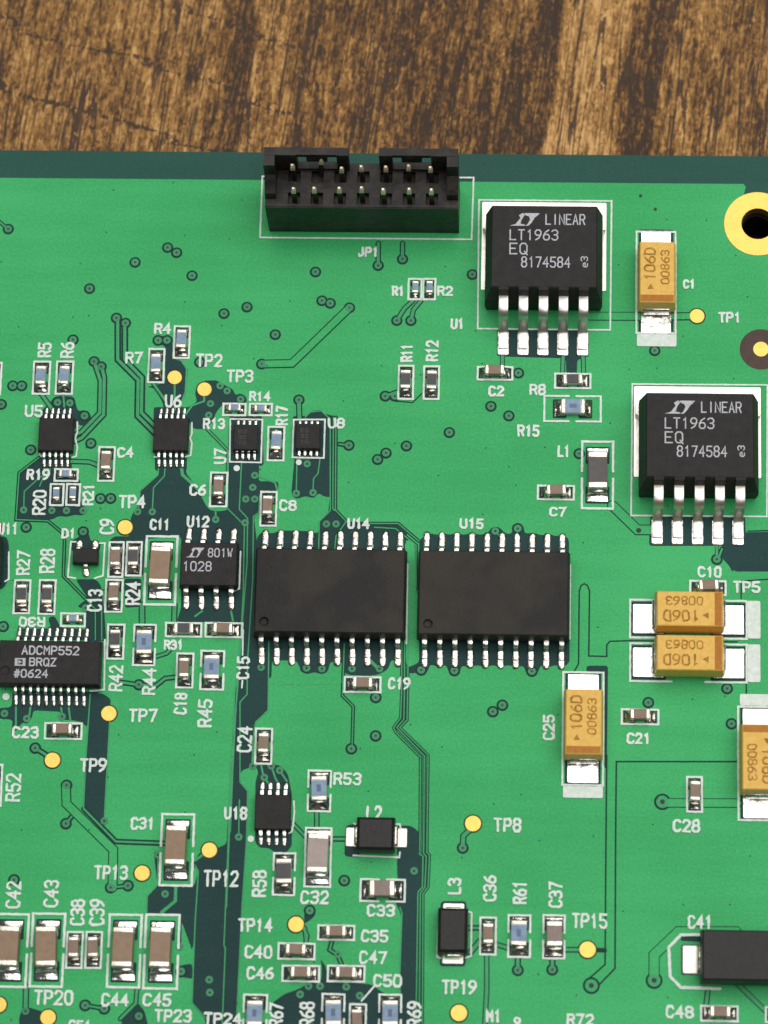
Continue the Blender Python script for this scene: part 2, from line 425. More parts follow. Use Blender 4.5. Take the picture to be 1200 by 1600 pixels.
TRACE = [
(0.595,0.811,[(-3.39,18.24),(-8.21,13.14),(-10.8,13.06)]),
(0.27,0.595,[(-23.38,16.93),(-23.22,13.32),(-21.38,11.5),(-21.3,8.27),(-19.7,6.69)]),
(0.27,0.595,[(-22.75,16.52),(-22.61,13.33),(-21.06,11.73),(-20.98,8.56),(-19.72,7.32)]),
(0.27,0.541,[(-25.26,13.13),(-24.63,11.4),(-24.56,8.52),(-26.07,6.78),(-26.66,6.49)]),
(0.27,0.541,[(-24.58,12.67),(-24.31,11.69),(-24.22,8.35),(-25.99,6.27),(-26.64,5.92)]),
(0.27,0.486,[(-1.04,24.18),(-1.0,22.12)]),
(0.27,0.486,[(1.06,24.2),(1.09,22.73)]),
(0.27,0.486,[(2.06,18.94),(1.36,18.23),(0.72,17.12)]),
(0.27,0.486,[(2.77,18.95),(2.13,18.12),(1.93,17.13)]),
(0.216,0.486,[(-0.12,10.29),(0.96,10.71)]),
(0.0,0.119,[(0.76,9.85),(2.24,9.75),(3.15,10.73)]),
(0.324,0.541,[(-7.51,9.87),(-7.41,8.15)]),
(0.162,0.432,[(-3.13,5.86),(-3.96,5.96)]),
(0.649,0.838,[(-25.94,-23.95),(-25.82,-25.51),(-21.75,-29.32),(-21.67,-32.47)]),
(0.162,0.486,[(-24.35,-25.92),(-21.57,-28.62),(-17.26,-28.71)]),
(0.162,0.486,[(-25.79,-27.19),(-25.34,-26.59)]),
(0.216,0.541,[(-28.66,-20.84),(-27.84,-21.32),(-27.28,-21.8)]),
(0.324,0.541,[(7.96,-26.92),(7.18,-27.68),(7.14,-28.7)]),
(0.27,0.541,[(11.79,-37.72),(11.8,-38.72)]),
(0.27,0.541,[(14.61,-37.78),(14.61,-38.62)]),
(0.27,0.486,[(15.7,-36.97),(17.47,-36.94)]),
(0.0,0.378,[(17.84,-36.94),(18.88,-36.97)]),
(0.649,0.811,[(23.56,-24.66),(29.72,-24.59)]),
(0.757,0.919,[(22.9,-39.36),(22.9,-37.27),(24.88,-35.34),(29.57,-35.27),(30.09,-35.99)]),
(0.757,0.946,[(19.32,0.81),(21.44,-1.3),(22.62,-1.29)]),
(0.649,0.811,[(17.21,17.7),(21.6,17.72)]),
(0.541,0.757,[(24.34,17.74),(26.48,17.79)]),
(0.27,0.459,[(9.25,-37.56),(9.29,-40.28),(9.16,-43.66)]),
(0.378,0.595,[(-20.23,-8.39),(-20.15,-10.16)]),
(0.324,0.541,[(-17.47,-8.35),(-17.46,-9.85)]),
(0.27,0.486,[(-4.99,-25.83),(-4.95,-27.18)]),
(0.216,0.432,[(-6.98,-26.83),(-5.94,-27.89)]),
(0.216,0.486,[(-3.71,-28.12),(-2.28,-28.1)]),
(0.216,0.486,[(-21.78,-15.1),(-20.32,-15.3),(-18.81,-15.39),(-18.03,-14.72),(-17.01,-14.59)]),
(0.216,0.432,[(-18.86,-12.86),(-18.0,-12.57),(-17.59,-12.12)]),
(0.324,0.541,[(-28.42,-40.73),(-28.37,-42.77)]),
(0.216,0.432,[(-19.31,-40.83),(-19.36,-41.98),(-20.57,-43.26)]),
(0.162,0.432,[(-23.5,-42.21),(-21.92,-42.45)]),
(0.162,0.432,[(-21.83,-32.47),(-20.41,-32.29)]),
(0.27,0.486,[(-26.77,4.15),(-25.24,4.11),(-24.51,3.83)]),
(0.27,0.486,[(-29.83,10.36),(-28.64,8.76)]),
(0.162,0.0,[(-27.77,10.1),(-27.6,8.78)]),
(0.216,0.432,[(-5.72,-35.55),(-5.52,-36.81)]),
(0.162,0.432,[(-3.43,-36.56),(-3.62,-37.3),(-2.93,-37.76),(-2.54,-38.65)]),
(0.216,0.432,[(-5.58,-36.7),(-5.49,-36.18),(-5.82,-35.55)]),
(0.162,0.378,[(-33.3,25.17),(-34.23,25.93)]),
(0.216,0.486,[(7.51,-35.32),(8.66,-35.3)]),
(0.324,0.541,[(7.91,-37.32),(8.68,-36.36)]),
(0.27,0.486,[(10.05,-36.65),(10.99,-36.9)]),
(0.27,0.486,[(27.26,-40.12),(27.11,-41.37)]),
(0.324,0.486,[(29.03,-38.89),(32.38,-42.11)]),
(0.162,0.0,[(-18.25,11.76),(-18.13,8.88)]),
(0.216,0.432,[(-20.04,11.16),(-18.88,9.56)]),
(0.162,0.0,[(-17.75,13.33),(-17.23,12.58),(-17.26,10.5),(-17.75,8.89)]),
(0.162,0.0,[(-15.66,10.35),(-15.63,9.66),(-16.66,9.25),(-17.18,8.44)]),
(0.108,0.324,[(-29.59,4.46),(-31.22,3.07),(-31.28,-1.07),(-28.55,-1.15),(-27.3,-2.15),(-27.05,-2.88),(-27.01,-5.96),(-24.9,-8.06),(-24.16,-8.83),(-24.04,-11.49)]),
(0.108,0.0,[(-23.63,-8.71),(-23.5,-11.48)]),
(0.108,0.0,[(-24.26,-16.18),(-24.38,-21.92),(-24.38,-25.92)]),
(0.108,0.0,[(-22.51,-18.07),(-22.53,-18.89),(-22.59,-24.87),(-22.6,-26.92)]),
(0.108,0.0,[(-28.53,4.07),(-28.6,3.33),(-29.55,2.58),(-30.7,1.43),(-30.67,-0.22)]),
(0.108,0.0,[(-29.08,4.06),(-29.12,2.75),(-29.41,1.9)]),
(0.108,0.0,[(-19.31,3.84),(-19.33,3.04),(-20.8,1.61),(-20.89,-0.26)]),
(0.108,0.0,[(-18.76,3.85),(-18.78,2.94),(-19.67,1.9),(-19.69,-0.25)]),
(0.27,0.0,[(-17.33,3.64),(-17.25,3.07),(-16.24,2.17),(-15.84,1.78)]),
(0.162,0.324,[(-15.38,7.25),(-13.45,5.28),(-13.38,3.23),(-13.33,0.28)]),
(0.108,0.0,[(-13.33,0.17),(-11.81,-1.33),(-11.71,-7.44),(-11.84,-13.25),(-12.13,-15.73),(-12.2,-33.91)]),
(0.108,0.0,[(-12.23,4.84),(-12.29,0.07),(-11.56,-0.71),(-11.48,-4.64),(-11.69,-9.66),(-11.92,-15.73),(-12.28,-22.28),(-12.25,-29.44),(-12.3,-37.08),(-12.18,-37.34),(-12.22,-43.79)]),
(0.108,0.0,[(-10.54,-0.13),(-11.07,-0.53),(-10.95,-6.03),(-11.15,-12.97),(-11.1,-15.99),(-11.67,-16.66),(-11.44,-23.45),(-10.78,-24.2),(-10.74,-28.45),(-10.93,-34.05),(-11.05,-42.98)]),
(0.108,0.0,[(-11.89,-11.87),(-12.07,-22.27),(-12.1,-27.67)]),
(0.108,0.0,[(-14.91,-30.49),(-14.63,-31.02),(-14.74,-35.17),(-14.75,-41.85),(-13.55,-43.13)]),
(0.108,0.0,[(-11.44,-24.97),(-11.39,-28.08)]),
(0.108,0.0,[(-9.42,-11.45),(-9.29,-17.33),(-10.28,-18.33),(-10.42,-20.35)]),
(0.108,0.324,[(-3.07,-11.53),(-3.12,-15.98),(-2.19,-16.9),(-2.2,-20.5)]),
(0.108,0.0,[(-6.92,8.32),(-6.49,8.79),(-5.57,8.91),(-4.78,8.18),(-4.56,0.06),(-5.46,-0.91),(-5.45,-3.33)]),
(0.108,0.324,[(-4.51,8.35),(-4.35,0.23),(-4.18,0.06)]),
(0.108,0.324,[(-4.29,8.35),(-4.13,0.12),(-3.18,-0.88),(-4.02,-2.19),(-4.09,-3.31)]),
(0.108,0.324,[(-1.17,-1.03),(1.22,-1.0),(3.03,-2.55)]),
(0.108,0.324,[(-0.78,-1.36),(1.01,-1.45),(2.77,-2.89),(2.85,-6.68)]),
(0.108,0.27,[(1.74,-10.58),(1.82,-15.53),(1.79,-17.83),(1.22,-18.65),(1.44,-19.08),(3.51,-21.12),(3.62,-29.29),(3.88,-29.44),(3.88,-32.0),(3.52,-32.43),(3.58,-43.5)]),
(0.108,0.27,[(1.96,-10.58),(2.06,-15.53),(2.06,-17.93),(1.49,-18.65),(3.82,-21.0),(3.93,-29.23),(4.15,-29.44),(4.09,-31.99),(3.73,-32.53),(3.84,-43.5)]),
(0.108,0.27,[(2.28,-10.57),(2.33,-15.52),(2.33,-17.98),(1.75,-18.64),(4.14,-20.94),(4.19,-29.12),(4.41,-29.33),(4.35,-31.99),(3.94,-32.58),(4.1,-43.49)]),
(0.108,0.0,[(2.07,-33.72),(2.24,-34.2),(2.18,-38.57),(2.12,-40.82)]),
(0.108,0.0,[(-6.49,4.62),(-7.52,4.61),(-7.49,1.54)]),
(0.108,0.0,[(-5.56,4.63),(-5.69,3.32),(-6.06,2.86),(-6.07,1.62)]),
(0.27,0.0,[(-16.44,-32.23),(-16.44,-33.5),(-17.56,-34.48)]),
(0.216,0.0,[(-14.98,-30.12),(-14.05,-29.41)]),
(0.108,0.0,[(-18.01,-29.9),(-17.97,-32.2),(-18.78,-33.12),(-18.71,-37.56),(-19.26,-38.26)]),
(0.162,0.0,[(-14.31,0.1),(-14.27,-0.86)]),
(0.162,0.0,[(-10.69,2.98),(-9.32,2.48),(-9.07,1.69)]),
(0.162,0.0,[(-9.73,-21.97),(-9.48,-23.05),(-8.77,-23.85)]),
(0.162,0.0,[(-8.88,-22.06),(-8.53,-23.03),(-8.08,-23.83)]),
(0.162,0.0,[(-8.17,-22.43),(-7.56,-23.29),(-7.49,-23.93)]),
(0.27,0.0,[(-1.0,-12.82),(-0.23,-13.58)]),
(0.216,0.0,[(0.4,-12.8),(0.04,-13.58)]),
(0.108,0.0,[(9.45,-1.57),(10.0,-2.23)]),
(0.108,0.0,[(11.34,-1.32),(11.3,-2.22)]),
(0.162,0.0,[(-15.7,-9.32),(-15.12,-8.87)]),
(0.162,0.0,[(-12.69,-8.84),(-12.5,-9.67)]),
(0.162,0.0,[(-30.46,-17.2),(-30.37,-19.07)]),
(0.162,0.0,[(-29.22,-17.19),(-29.29,-18.06)]),
(0.162,0.0,[(-26.69,-17.15),(-26.54,-18.02)]),
(0.162,0.0,[(-26.05,-17.14),(-25.83,-18.4)]),
(0.162,0.432,[(28.54,-2.89),(28.21,-3.79)]),
(0.216,0.324,[(28.11,-2.45),(28.11,-3.79)]),
(0.216,0.0,[(-10.02,-13.01),(-10.0,-13.67)]),
(0.216,0.0,[(-6.2,-12.95),(-6.18,-13.67)]),
(0.216,0.0,[(-4.92,-12.94),(-4.9,-13.65)]),
(0.216,0.0,[(-2.39,-12.9),(-2.37,-13.61)]),
(0.216,0.0,[(6.19,-13.05),(6.2,-13.71)]),
(0.216,0.0,[(12.66,-12.96),(12.67,-13.67)]),
(0.216,0.0,[(3.67,-13.09),(3.47,-13.7)]),
(0.27,0.432,[(9.84,14.03),(9.85,13.11)]),
(0.27,0.432,[(15.04,14.09),(15.0,12.47)]),
(0.27,0.432,[(16.74,14.11),(16.81,12.49)]),
]
SPLIT = [
(0.13,[(16.24,-13.57),(16.56,-12.96),(16.57,-6.67),(16.72,-6.22),(16.99,-6.05),(17.26,-6.21),(17.43,-6.65),(17.41,-12.29),(18.91,-12.31),(18.9,-11.33),(19.17,-11.0),(20.98,-10.92),(29.79,-10.91)]),
(0.141,[(29.74,-21.1),(19.75,-21.25),(19.72,-27.16),(19.72,-38.42),(18.32,-39.91)]),
(0.141,[(18.95,-20.72),(18.93,-27.17),(18.91,-38.12),(17.38,-39.51)]),
(0.119,[(30.69,-1.3),(34.03,-1.14)]),
(0.13,[(30.52,-14.35),(30.51,-15.39)]),
(0.119,[(30.13,-7.15),(30.14,-5.65),(32.39,-5.46)]),
(0.119,[(29.07,-4.11),(29.44,-4.77)]),
(0.13,[(2.85,-6.96),(2.32,-7.25),(2.34,-13.44)]),
(0.108,[(-22.27,-6.13),(-21.93,-6.57),(-24.07,-7.32)]),
]
AT = {'U5':(-28.1,6.25),'U6':(-18.28,6.36),'U7':(-11.89,6.21),'U8':(-6.59,6.38),'U18':(-8.57,-26.11),'U12':(-14.58,-5.18),'U14':(-4.27,-7.59),'U15':(9.4,-7.6),'AD':(-27.61,-13.86),'D1':(-25.09,-4.43),'U11':(-34.63,-4.89),'HOLE':(31.73,26.26),'FID':(31.93,14.85),'L2':(0.05,-28.12),'L3':(6.47,-35.81),'C41':(31.12,-37.49)}
SILK = [
(0.14,1,[(-11.29,30.24),(7.12,30.29),(7.04,24.58),(-11.31,24.58)]),
(0.14,1,[(7.62,28.22),(19.11,28.23),(19.05,16.44),(7.69,16.44)]),
(0.14,1,[(20.96,11.59),(32.45,11.64),(32.32,-0.01),(20.89,-0.07)]),
(0.14,0,[(2.1,-4.57),(2.14,-11.46)]),
(0.14,0,[(15.8,-4.45),(15.8,-10.83),(15.47,-10.89)]),
(0.14,0,[(-26.44,7.64),(-26.4,6.78),(-26.54,6.21),(-26.34,5.35),(-26.41,4.61),(-26.74,4.49)]),
(0.14,0,[(-16.61,7.7),(-16.57,6.72),(-16.72,6.32),(-16.54,5.92),(-16.61,4.78),(-17.04,4.66)]),
(0.14,0,[(-19.72,4.63),(-19.45,4.58)]),
(0.14,0,[(-29.61,4.91),(-29.37,4.52)]),
(0.14,0,[(-26.01,-2.98),(-26.5,-2.98),(-26.62,-6.07),(-25.97,-6.17)]),
(0.14,0,[(-24.2,-3.07),(-23.6,-3.06),(-23.64,-5.92),(-24.34,-6.15)]),
(0.14,0,[(-23.23,-11.48),(-23.1,-15.78),(-24.28,-15.91)]),
(0.14,0,[(-12.06,-3.64),(-12.05,-6.88),(-12.48,-7.11)]),
(0.14,1,[(-13.33,8.08),(-10.58,8.05),(-10.57,4.23),(-13.25,4.25)]),
(0.14,1,[(-7.9,8.08),(-5.22,8.12),(-5.23,4.69),(-7.91,4.72)]),
(0.14,0,[(-6.92,-25.0),(-6.84,-25.97),(-6.92,-27.05),(-7.01,-27.59),(-7.22,-27.7)]),
(0.14,0,[(-1.89,-26.81),(-1.73,-26.86)]),
(0.14,0,[(-1.87,-29.48),(1.93,-29.58),(1.98,-29.15)]),
(0.14,0,[(1.45,-26.81),(1.93,-26.8),(1.99,-27.12)]),
(0.14,0,[(5.28,-33.99),(5.2,-37.78),(5.67,-37.88)]),
(0.14,0,[(7.59,-33.95),(7.96,-34.05),(7.97,-37.63),(7.55,-37.79)]),
(0.14,0,[(-31.74,-3.95),(-31.62,-6.31),(-31.93,-6.53)]),
(0.14,0,[(0.12,-40.23),(-0.9,-41.45)]),
(0.14,0,[(-11.61,-10.49),(-11.59,-12.64)]),
(0.14,0,[(-11.52,-14.84),(-11.55,-15.45)]),
(0.24,0,[(27.59,-35.54),(25.09,-35.6),(24.09,-36.62),(24.2,-39.03),(25.08,-39.9),(28.25,-39.95)]),
]
DOT = [
(-12.63,3.69,0.27),
(-7.35,4.27,0.25),
(-10.38,-28.23,0.27),
(-31.33,-16.5,0.3),
]
# ------------------------------------------------------------------ materials
def mat(name, col, rough=0.5, metal=0.0, var=0.0, vscale=300.0, bump=0.0, bscale=2000.0, spec=0.5, col2=None, rvar=0.0, ramp=(0.3, 0.72)):
    M = bpy.data.materials.new(name); M.use_nodes = True
    nt = M.node_tree; b = nt.nodes['Principled BSDF']
    b.inputs['Base Color'].default_value = (*col, 1); b.inputs['Roughness'].default_value = rough
    b.inputs['Metallic'].default_value = metal; b.inputs['Specular IOR Level'].default_value = spec
    tc = nt.nodes.new('ShaderNodeTexCoord'); L = nt.links.new
    geo = nt.nodes.new('ShaderNodeNewGeometry')
    if var or col2:
        n = nt.nodes.new('ShaderNodeTexNoise'); n.inputs['Scale'].default_value = vscale; n.inputs['Detail'].default_value = 6
        L(geo.outputs['Position'], n.inputs['Vector'])
        r = nt.nodes.new('ShaderNodeValToRGB')
        r.color_ramp.elements[0].position = ramp[0]; r.color_ramp.elements[1].position = ramp[1]
        c2 = col2 or tuple(min(1, c * (1 + var)) for c in col)
        c1 = col if col2 else tuple(c * (1 - var) for c in col)
        r.color_ramp.elements[0].color = (*c1, 1); r.color_ramp.elements[1].color = (*c2, 1)
        L(n.outputs['Fac'], r.inputs[0]); L(r.outputs[0], b.inputs['Base Color'])
    if rvar:
        n3 = nt.nodes.new('ShaderNodeTexNoise'); n3.inputs['Scale'].default_value = bscale * 0.5; L(geo.outputs['Position'], n3.inputs['Vector'])
        mr = nt.nodes.new('ShaderNodeMapRange'); mr.inputs[3].default_value = max(0.02, rough - rvar); mr.inputs[4].default_value = rough + rvar
        L(n3.outputs['Fac'], mr.inputs[0]); L(mr.outputs[0], b.inputs['Roughness'])
    if bump:
        n2 = nt.nodes.new('ShaderNodeTexNoise'); n2.inputs['Scale'].default_value = bscale; n2.inputs['Detail'].default_value = 4
        L(geo.outputs['Position'], n2.inputs['Vector'])
        bp = nt.nodes.new('ShaderNodeBump'); bp.inputs['Strength'].default_value = bump; bp.inputs['Distance'].default_value = 0.0001
        L(n2.outputs['Fac'], bp.inputs['Height']); L(bp.outputs[0], b.inputs['Normal'])
    return M

def mask_mat(name, c1, c2, rough, spec=0.12):
    """glossy solder mask: faint brushed streaks, cloudy thickness, sparse pinholes"""
    M = bpy.data.materials.new(name); M.use_nodes = True; nt = M.node_tree; N = nt.nodes; L = nt.links.new
    b = N['Principled BSDF']; geo = N.new('ShaderNodeNewGeometry')
    mp = N.new('ShaderNodeMapping'); mp.inputs['Scale'].default_value = (60, 700, 60); L(geo.outputs['Position'], mp.inputs[0])
    n1 = N.new('ShaderNodeTexNoise'); n1.inputs['Scale'].default_value = 1.0; n1.inputs['Detail'].default_value = 5; L(mp.outputs[0], n1.inputs['Vector'])
    n2 = N.new('ShaderNodeTexNoise'); n2.inputs['Scale'].default_value = 60; n2.inputs['Detail'].default_value = 4; L(geo.outputs['Position'], n2.inputs['Vector'])
    n3 = N.new('ShaderNodeTexNoise'); n3.inputs['Scale'].default_value = 5000; n3.inputs['Detail'].default_value = 2; L(geo.outputs['Position'], n3.inputs['Vector'])
    ad = N.new('ShaderNodeMath'); ad.operation = 'MULTIPLY_ADD'; ad.inputs[1].default_value = 0.45; L(n1.outputs['Fac'], ad.inputs[0]); L(n2.outputs['Fac'], ad.inputs[2])
    ad2 = N.new('ShaderNodeMath'); ad2.operation = 'ADD'; L(ad.outputs[0], ad2.inputs[0]); L(n3.outputs['Fac'], ad2.inputs[1])
    dv = N.new('ShaderNodeMath'); dv.operation = 'DIVIDE'; dv.inputs[1].default_value = 2.45; L(ad2.outputs[0], dv.inputs[0])
    r = N.new('ShaderNodeValToRGB'); r.color_ramp.elements[0].position = 0.40; r.color_ramp.elements[1].position = 0.60
    r.color_ramp.elements[0].color = (*c1, 1); r.color_ramp.elements[1].color = (*c2, 1); L(dv.outputs[0], r.inputs[0])
    v = N.new('ShaderNodeTexVoronoi'); v.voronoi_dimensions = '2D'; v.inputs['Scale'].default_value = 190; L(geo.outputs['Position'], v.inputs['Vector'])
    cr = N.new('ShaderNodeMath'); cr.operation = 'LESS_THAN'; cr.inputs[1].default_value = 0.014; L(v.outputs['Distance'], cr.inputs[0])
    mx = N.new('ShaderNodeMix'); mx.data_type = 'RGBA'; L(cr.outputs[0], mx.inputs[0]); L(r.outputs[0], mx.inputs[6]); mx.inputs[7].default_value = (0.02, 0.10, 0.06, 1)
    L(mx.outputs[2], b.inputs['Base Color'])
    b.inputs['Roughness'].default_value = rough; b.inputs['Specular IOR Level'].default_value = spec
    n4 = N.new('ShaderNodeTexNoise'); n4.inputs['Scale'].default_value = 900; n4.inputs['Detail'].default_value = 4; L(geo.outputs['Position'], n4.inputs['Vector'])
    bp = N.new('ShaderNodeBump'); bp.inputs['Strength'].default_value = 0.2; bp.inputs['Distance'].default_value = 0.0001
    L(n4.outputs['Fac'], bp.inputs['Height']); L(bp.outputs[0], b.inputs['Normal'])
    return M

GREEN = mask_mat('mask_over_copper', (0.038, 0.405, 0.124), (0.064, 0.520, 0.180), 0.38)
BARE_M = mask_mat('mask_over_laminate', (0.009, 0.044, 0.044), (0.015, 0.062, 0.060), 0.42)
RIM_M = mask_mat('mask_over_rim', (0.018, 0.086, 0.068), (0.027, 0.106, 0.084), 0.45)
GAP_M = mask_mat('mask_in_gap', (0.004, 0.038, 0.028), (0.007, 0.052, 0.040), 0.45)
TRACE_M = mask_mat('mask_over_trace', (0.050, 0.34, 0.135), (0.075, 0.43, 0.185), 0.42)
VIA_M = mat('mask_over_via', (0.055, 0.29, 0.14), 0.4, var=0.15, spec=0.2)
HOLE_M = mat('hole_dark', (0.012, 0.03, 0.025), 0.6)
EDGE_M = mat('laminate_edge', (0.10, 0.16, 0.07), 0.7, var=0.2)
SILK_M = mat('silkscreen_ink', (0.68, 0.82, 0.75), 0.65, spec=0.2, col2=(0.90, 0.95, 0.92), vscale=2600, bump=0.3, bscale=4000)
TIN = mat('tinned_lead', (0.72, 0.70, 0.66), 0.28, 1.0, var=0.22, ramp=(0.40, 0.60), vscale=1300, bump=0.4, bscale=2500, rvar=0.1)
TIN2 = mat('tinned_lead_dull', (0.74, 0.71, 0.66), 0.40, 1.0, var=0.08, vscale=900, bump=0.2, bscale=2500, rvar=0.1)
SOLDER = mat('solder', (0.76, 0.74, 0.71), 0.20, 1.0, var=0.2, ramp=(0.40, 0.60), vscale=1300, bump=0.9, bscale=1500, rvar=0.1)
SOLDER_D = mat('solder_dark_reflection', (0.60, 0.56, 0.50), 0.20, 1.0, var=0.35, ramp=(0.40, 0.60), vscale=1600, bump=1.0, bscale=1600, rvar=0.12)  # solder colour darkened to stand in for dark room reflections
CAPTIN = mat('chip_terminal', (0.80, 0.74, 0.63), 0.38, 1.0, var=0.08, vscale=2500, bump=0.4, bscale=5000)
GOLD = mat('gold_plate', (0.76, 0.53, 0.135), 0.5, 1.0, var=0.05, vscale=900, bump=0.25, bscale=3500)
EPOXY = mat('black_epoxy', (0.0165, 0.0155, 0.0165), 0.55, col2=(0.029, 0.0265, 0.027), vscale=1300, bump=0.55, bscale=9000, spec=0.28)
WORN = mat('black_epoxy_worn', (0.0165, 0.0155, 0.0165), 0.5, col2=(0.034, 0.0295, 0.0235), ramp=(0.42, 0.60), vscale=240, bump=0.6, bscale=6000, spec=0.24)
EPOXY2 = mat('moulded_black', (0.016, 0.0145, 0.015), 0.42, spec=0.3, var=0.25, vscale=2500, bump=0.4, bscale=7000)
PLASTIC = mat('header_plastic', (0.010, 0.009, 0.008), 0.46, spec=0.3, ramp=(0.40, 0.62), col2=(0.030, 0.025, 0.021), vscale=1100, bump=0.4, bscale=2500)
MARK = mat('laser_mark', (0.42, 0.43, 0.47), 0.7, col2=(0.66, 0.67, 0.72), vscale=5000)
FAINT = mat('worn_mark', (0.046, 0.042, 0.038), 0.62, col2=(0.056, 0.051, 0.045), vscale=3000)
TANT_M = mat('tantalum_resin', (0.80, 0.47, 0.085), 0.44, spec=0.3, col2=(0.92, 0.58, 0.135), vscale=2500, bump=0.35, bscale=6000)
BAND_M = mat('polarity_band', (0.44, 0.165, 0.022), 0.5, spec=0.2, col2=(0.52, 0.22, 0.035), vscale=2500)
ENGR_M = mat('burnt_mark', (0.27, 0.125, 0.02), 0.6, col2=(0.60, 0.32, 0.05), vscale=3500, spec=.2)
C_TAN = mat('ceramic_tan', (0.25, 0.160, 0.090), 0.42, col2=(0.31, 0.20, 0.12), vscale=1800, bump=0.2, bscale=5000)
C_BROWN = mat('ceramic_brown', (0.215, 0.140, 0.095), 0.42, col2=(0.265, 0.18, 0.125), vscale=1800, bump=0.2, bscale=5000)
C_PINK = mat('ceramic_pinkish', (0.36, 0.29, 0.27), 0.42, col2=(0.42, 0.34, 0.32), vscale=1800, bump=0.2, bscale=5000)
C_MAUVE = mat('ceramic_mauve', (0.22, 0.165, 0.14), 0.42, col2=(0.27, 0.205, 0.18), vscale=1800, bump=0.2, bscale=5000)
ALUM = mat('alumina', (0.62, 0.62, 0.60), 0.55, var=0.06)
R_BLUE = mat('resistor_glass_blue', (0.13, 0.235, 0.39), 0.32, col2=(0.24, 0.36, 0.51), vscale=1400)
R_BLACK = mat('resistor_black', (0.025, 0.024, 0.027), 0.4, col2=(0.05, 0.048, 0.052), vscale=1500)
FERR = mat('ferrite', (0.060, 0.055, 0.052), 0.45, col2=(0.085, 0.078, 0.072), vscale=2000, bump=0.2)
FIB = mat('bare_laminate', (0.052, 0.026, 0.018), 0.6, col2=(0.075, 0.04, 0.028), vscale=1500)
BARREL = mat('hole_wall', (0.10, 0.07, 0.03), 0.6, 0.6)

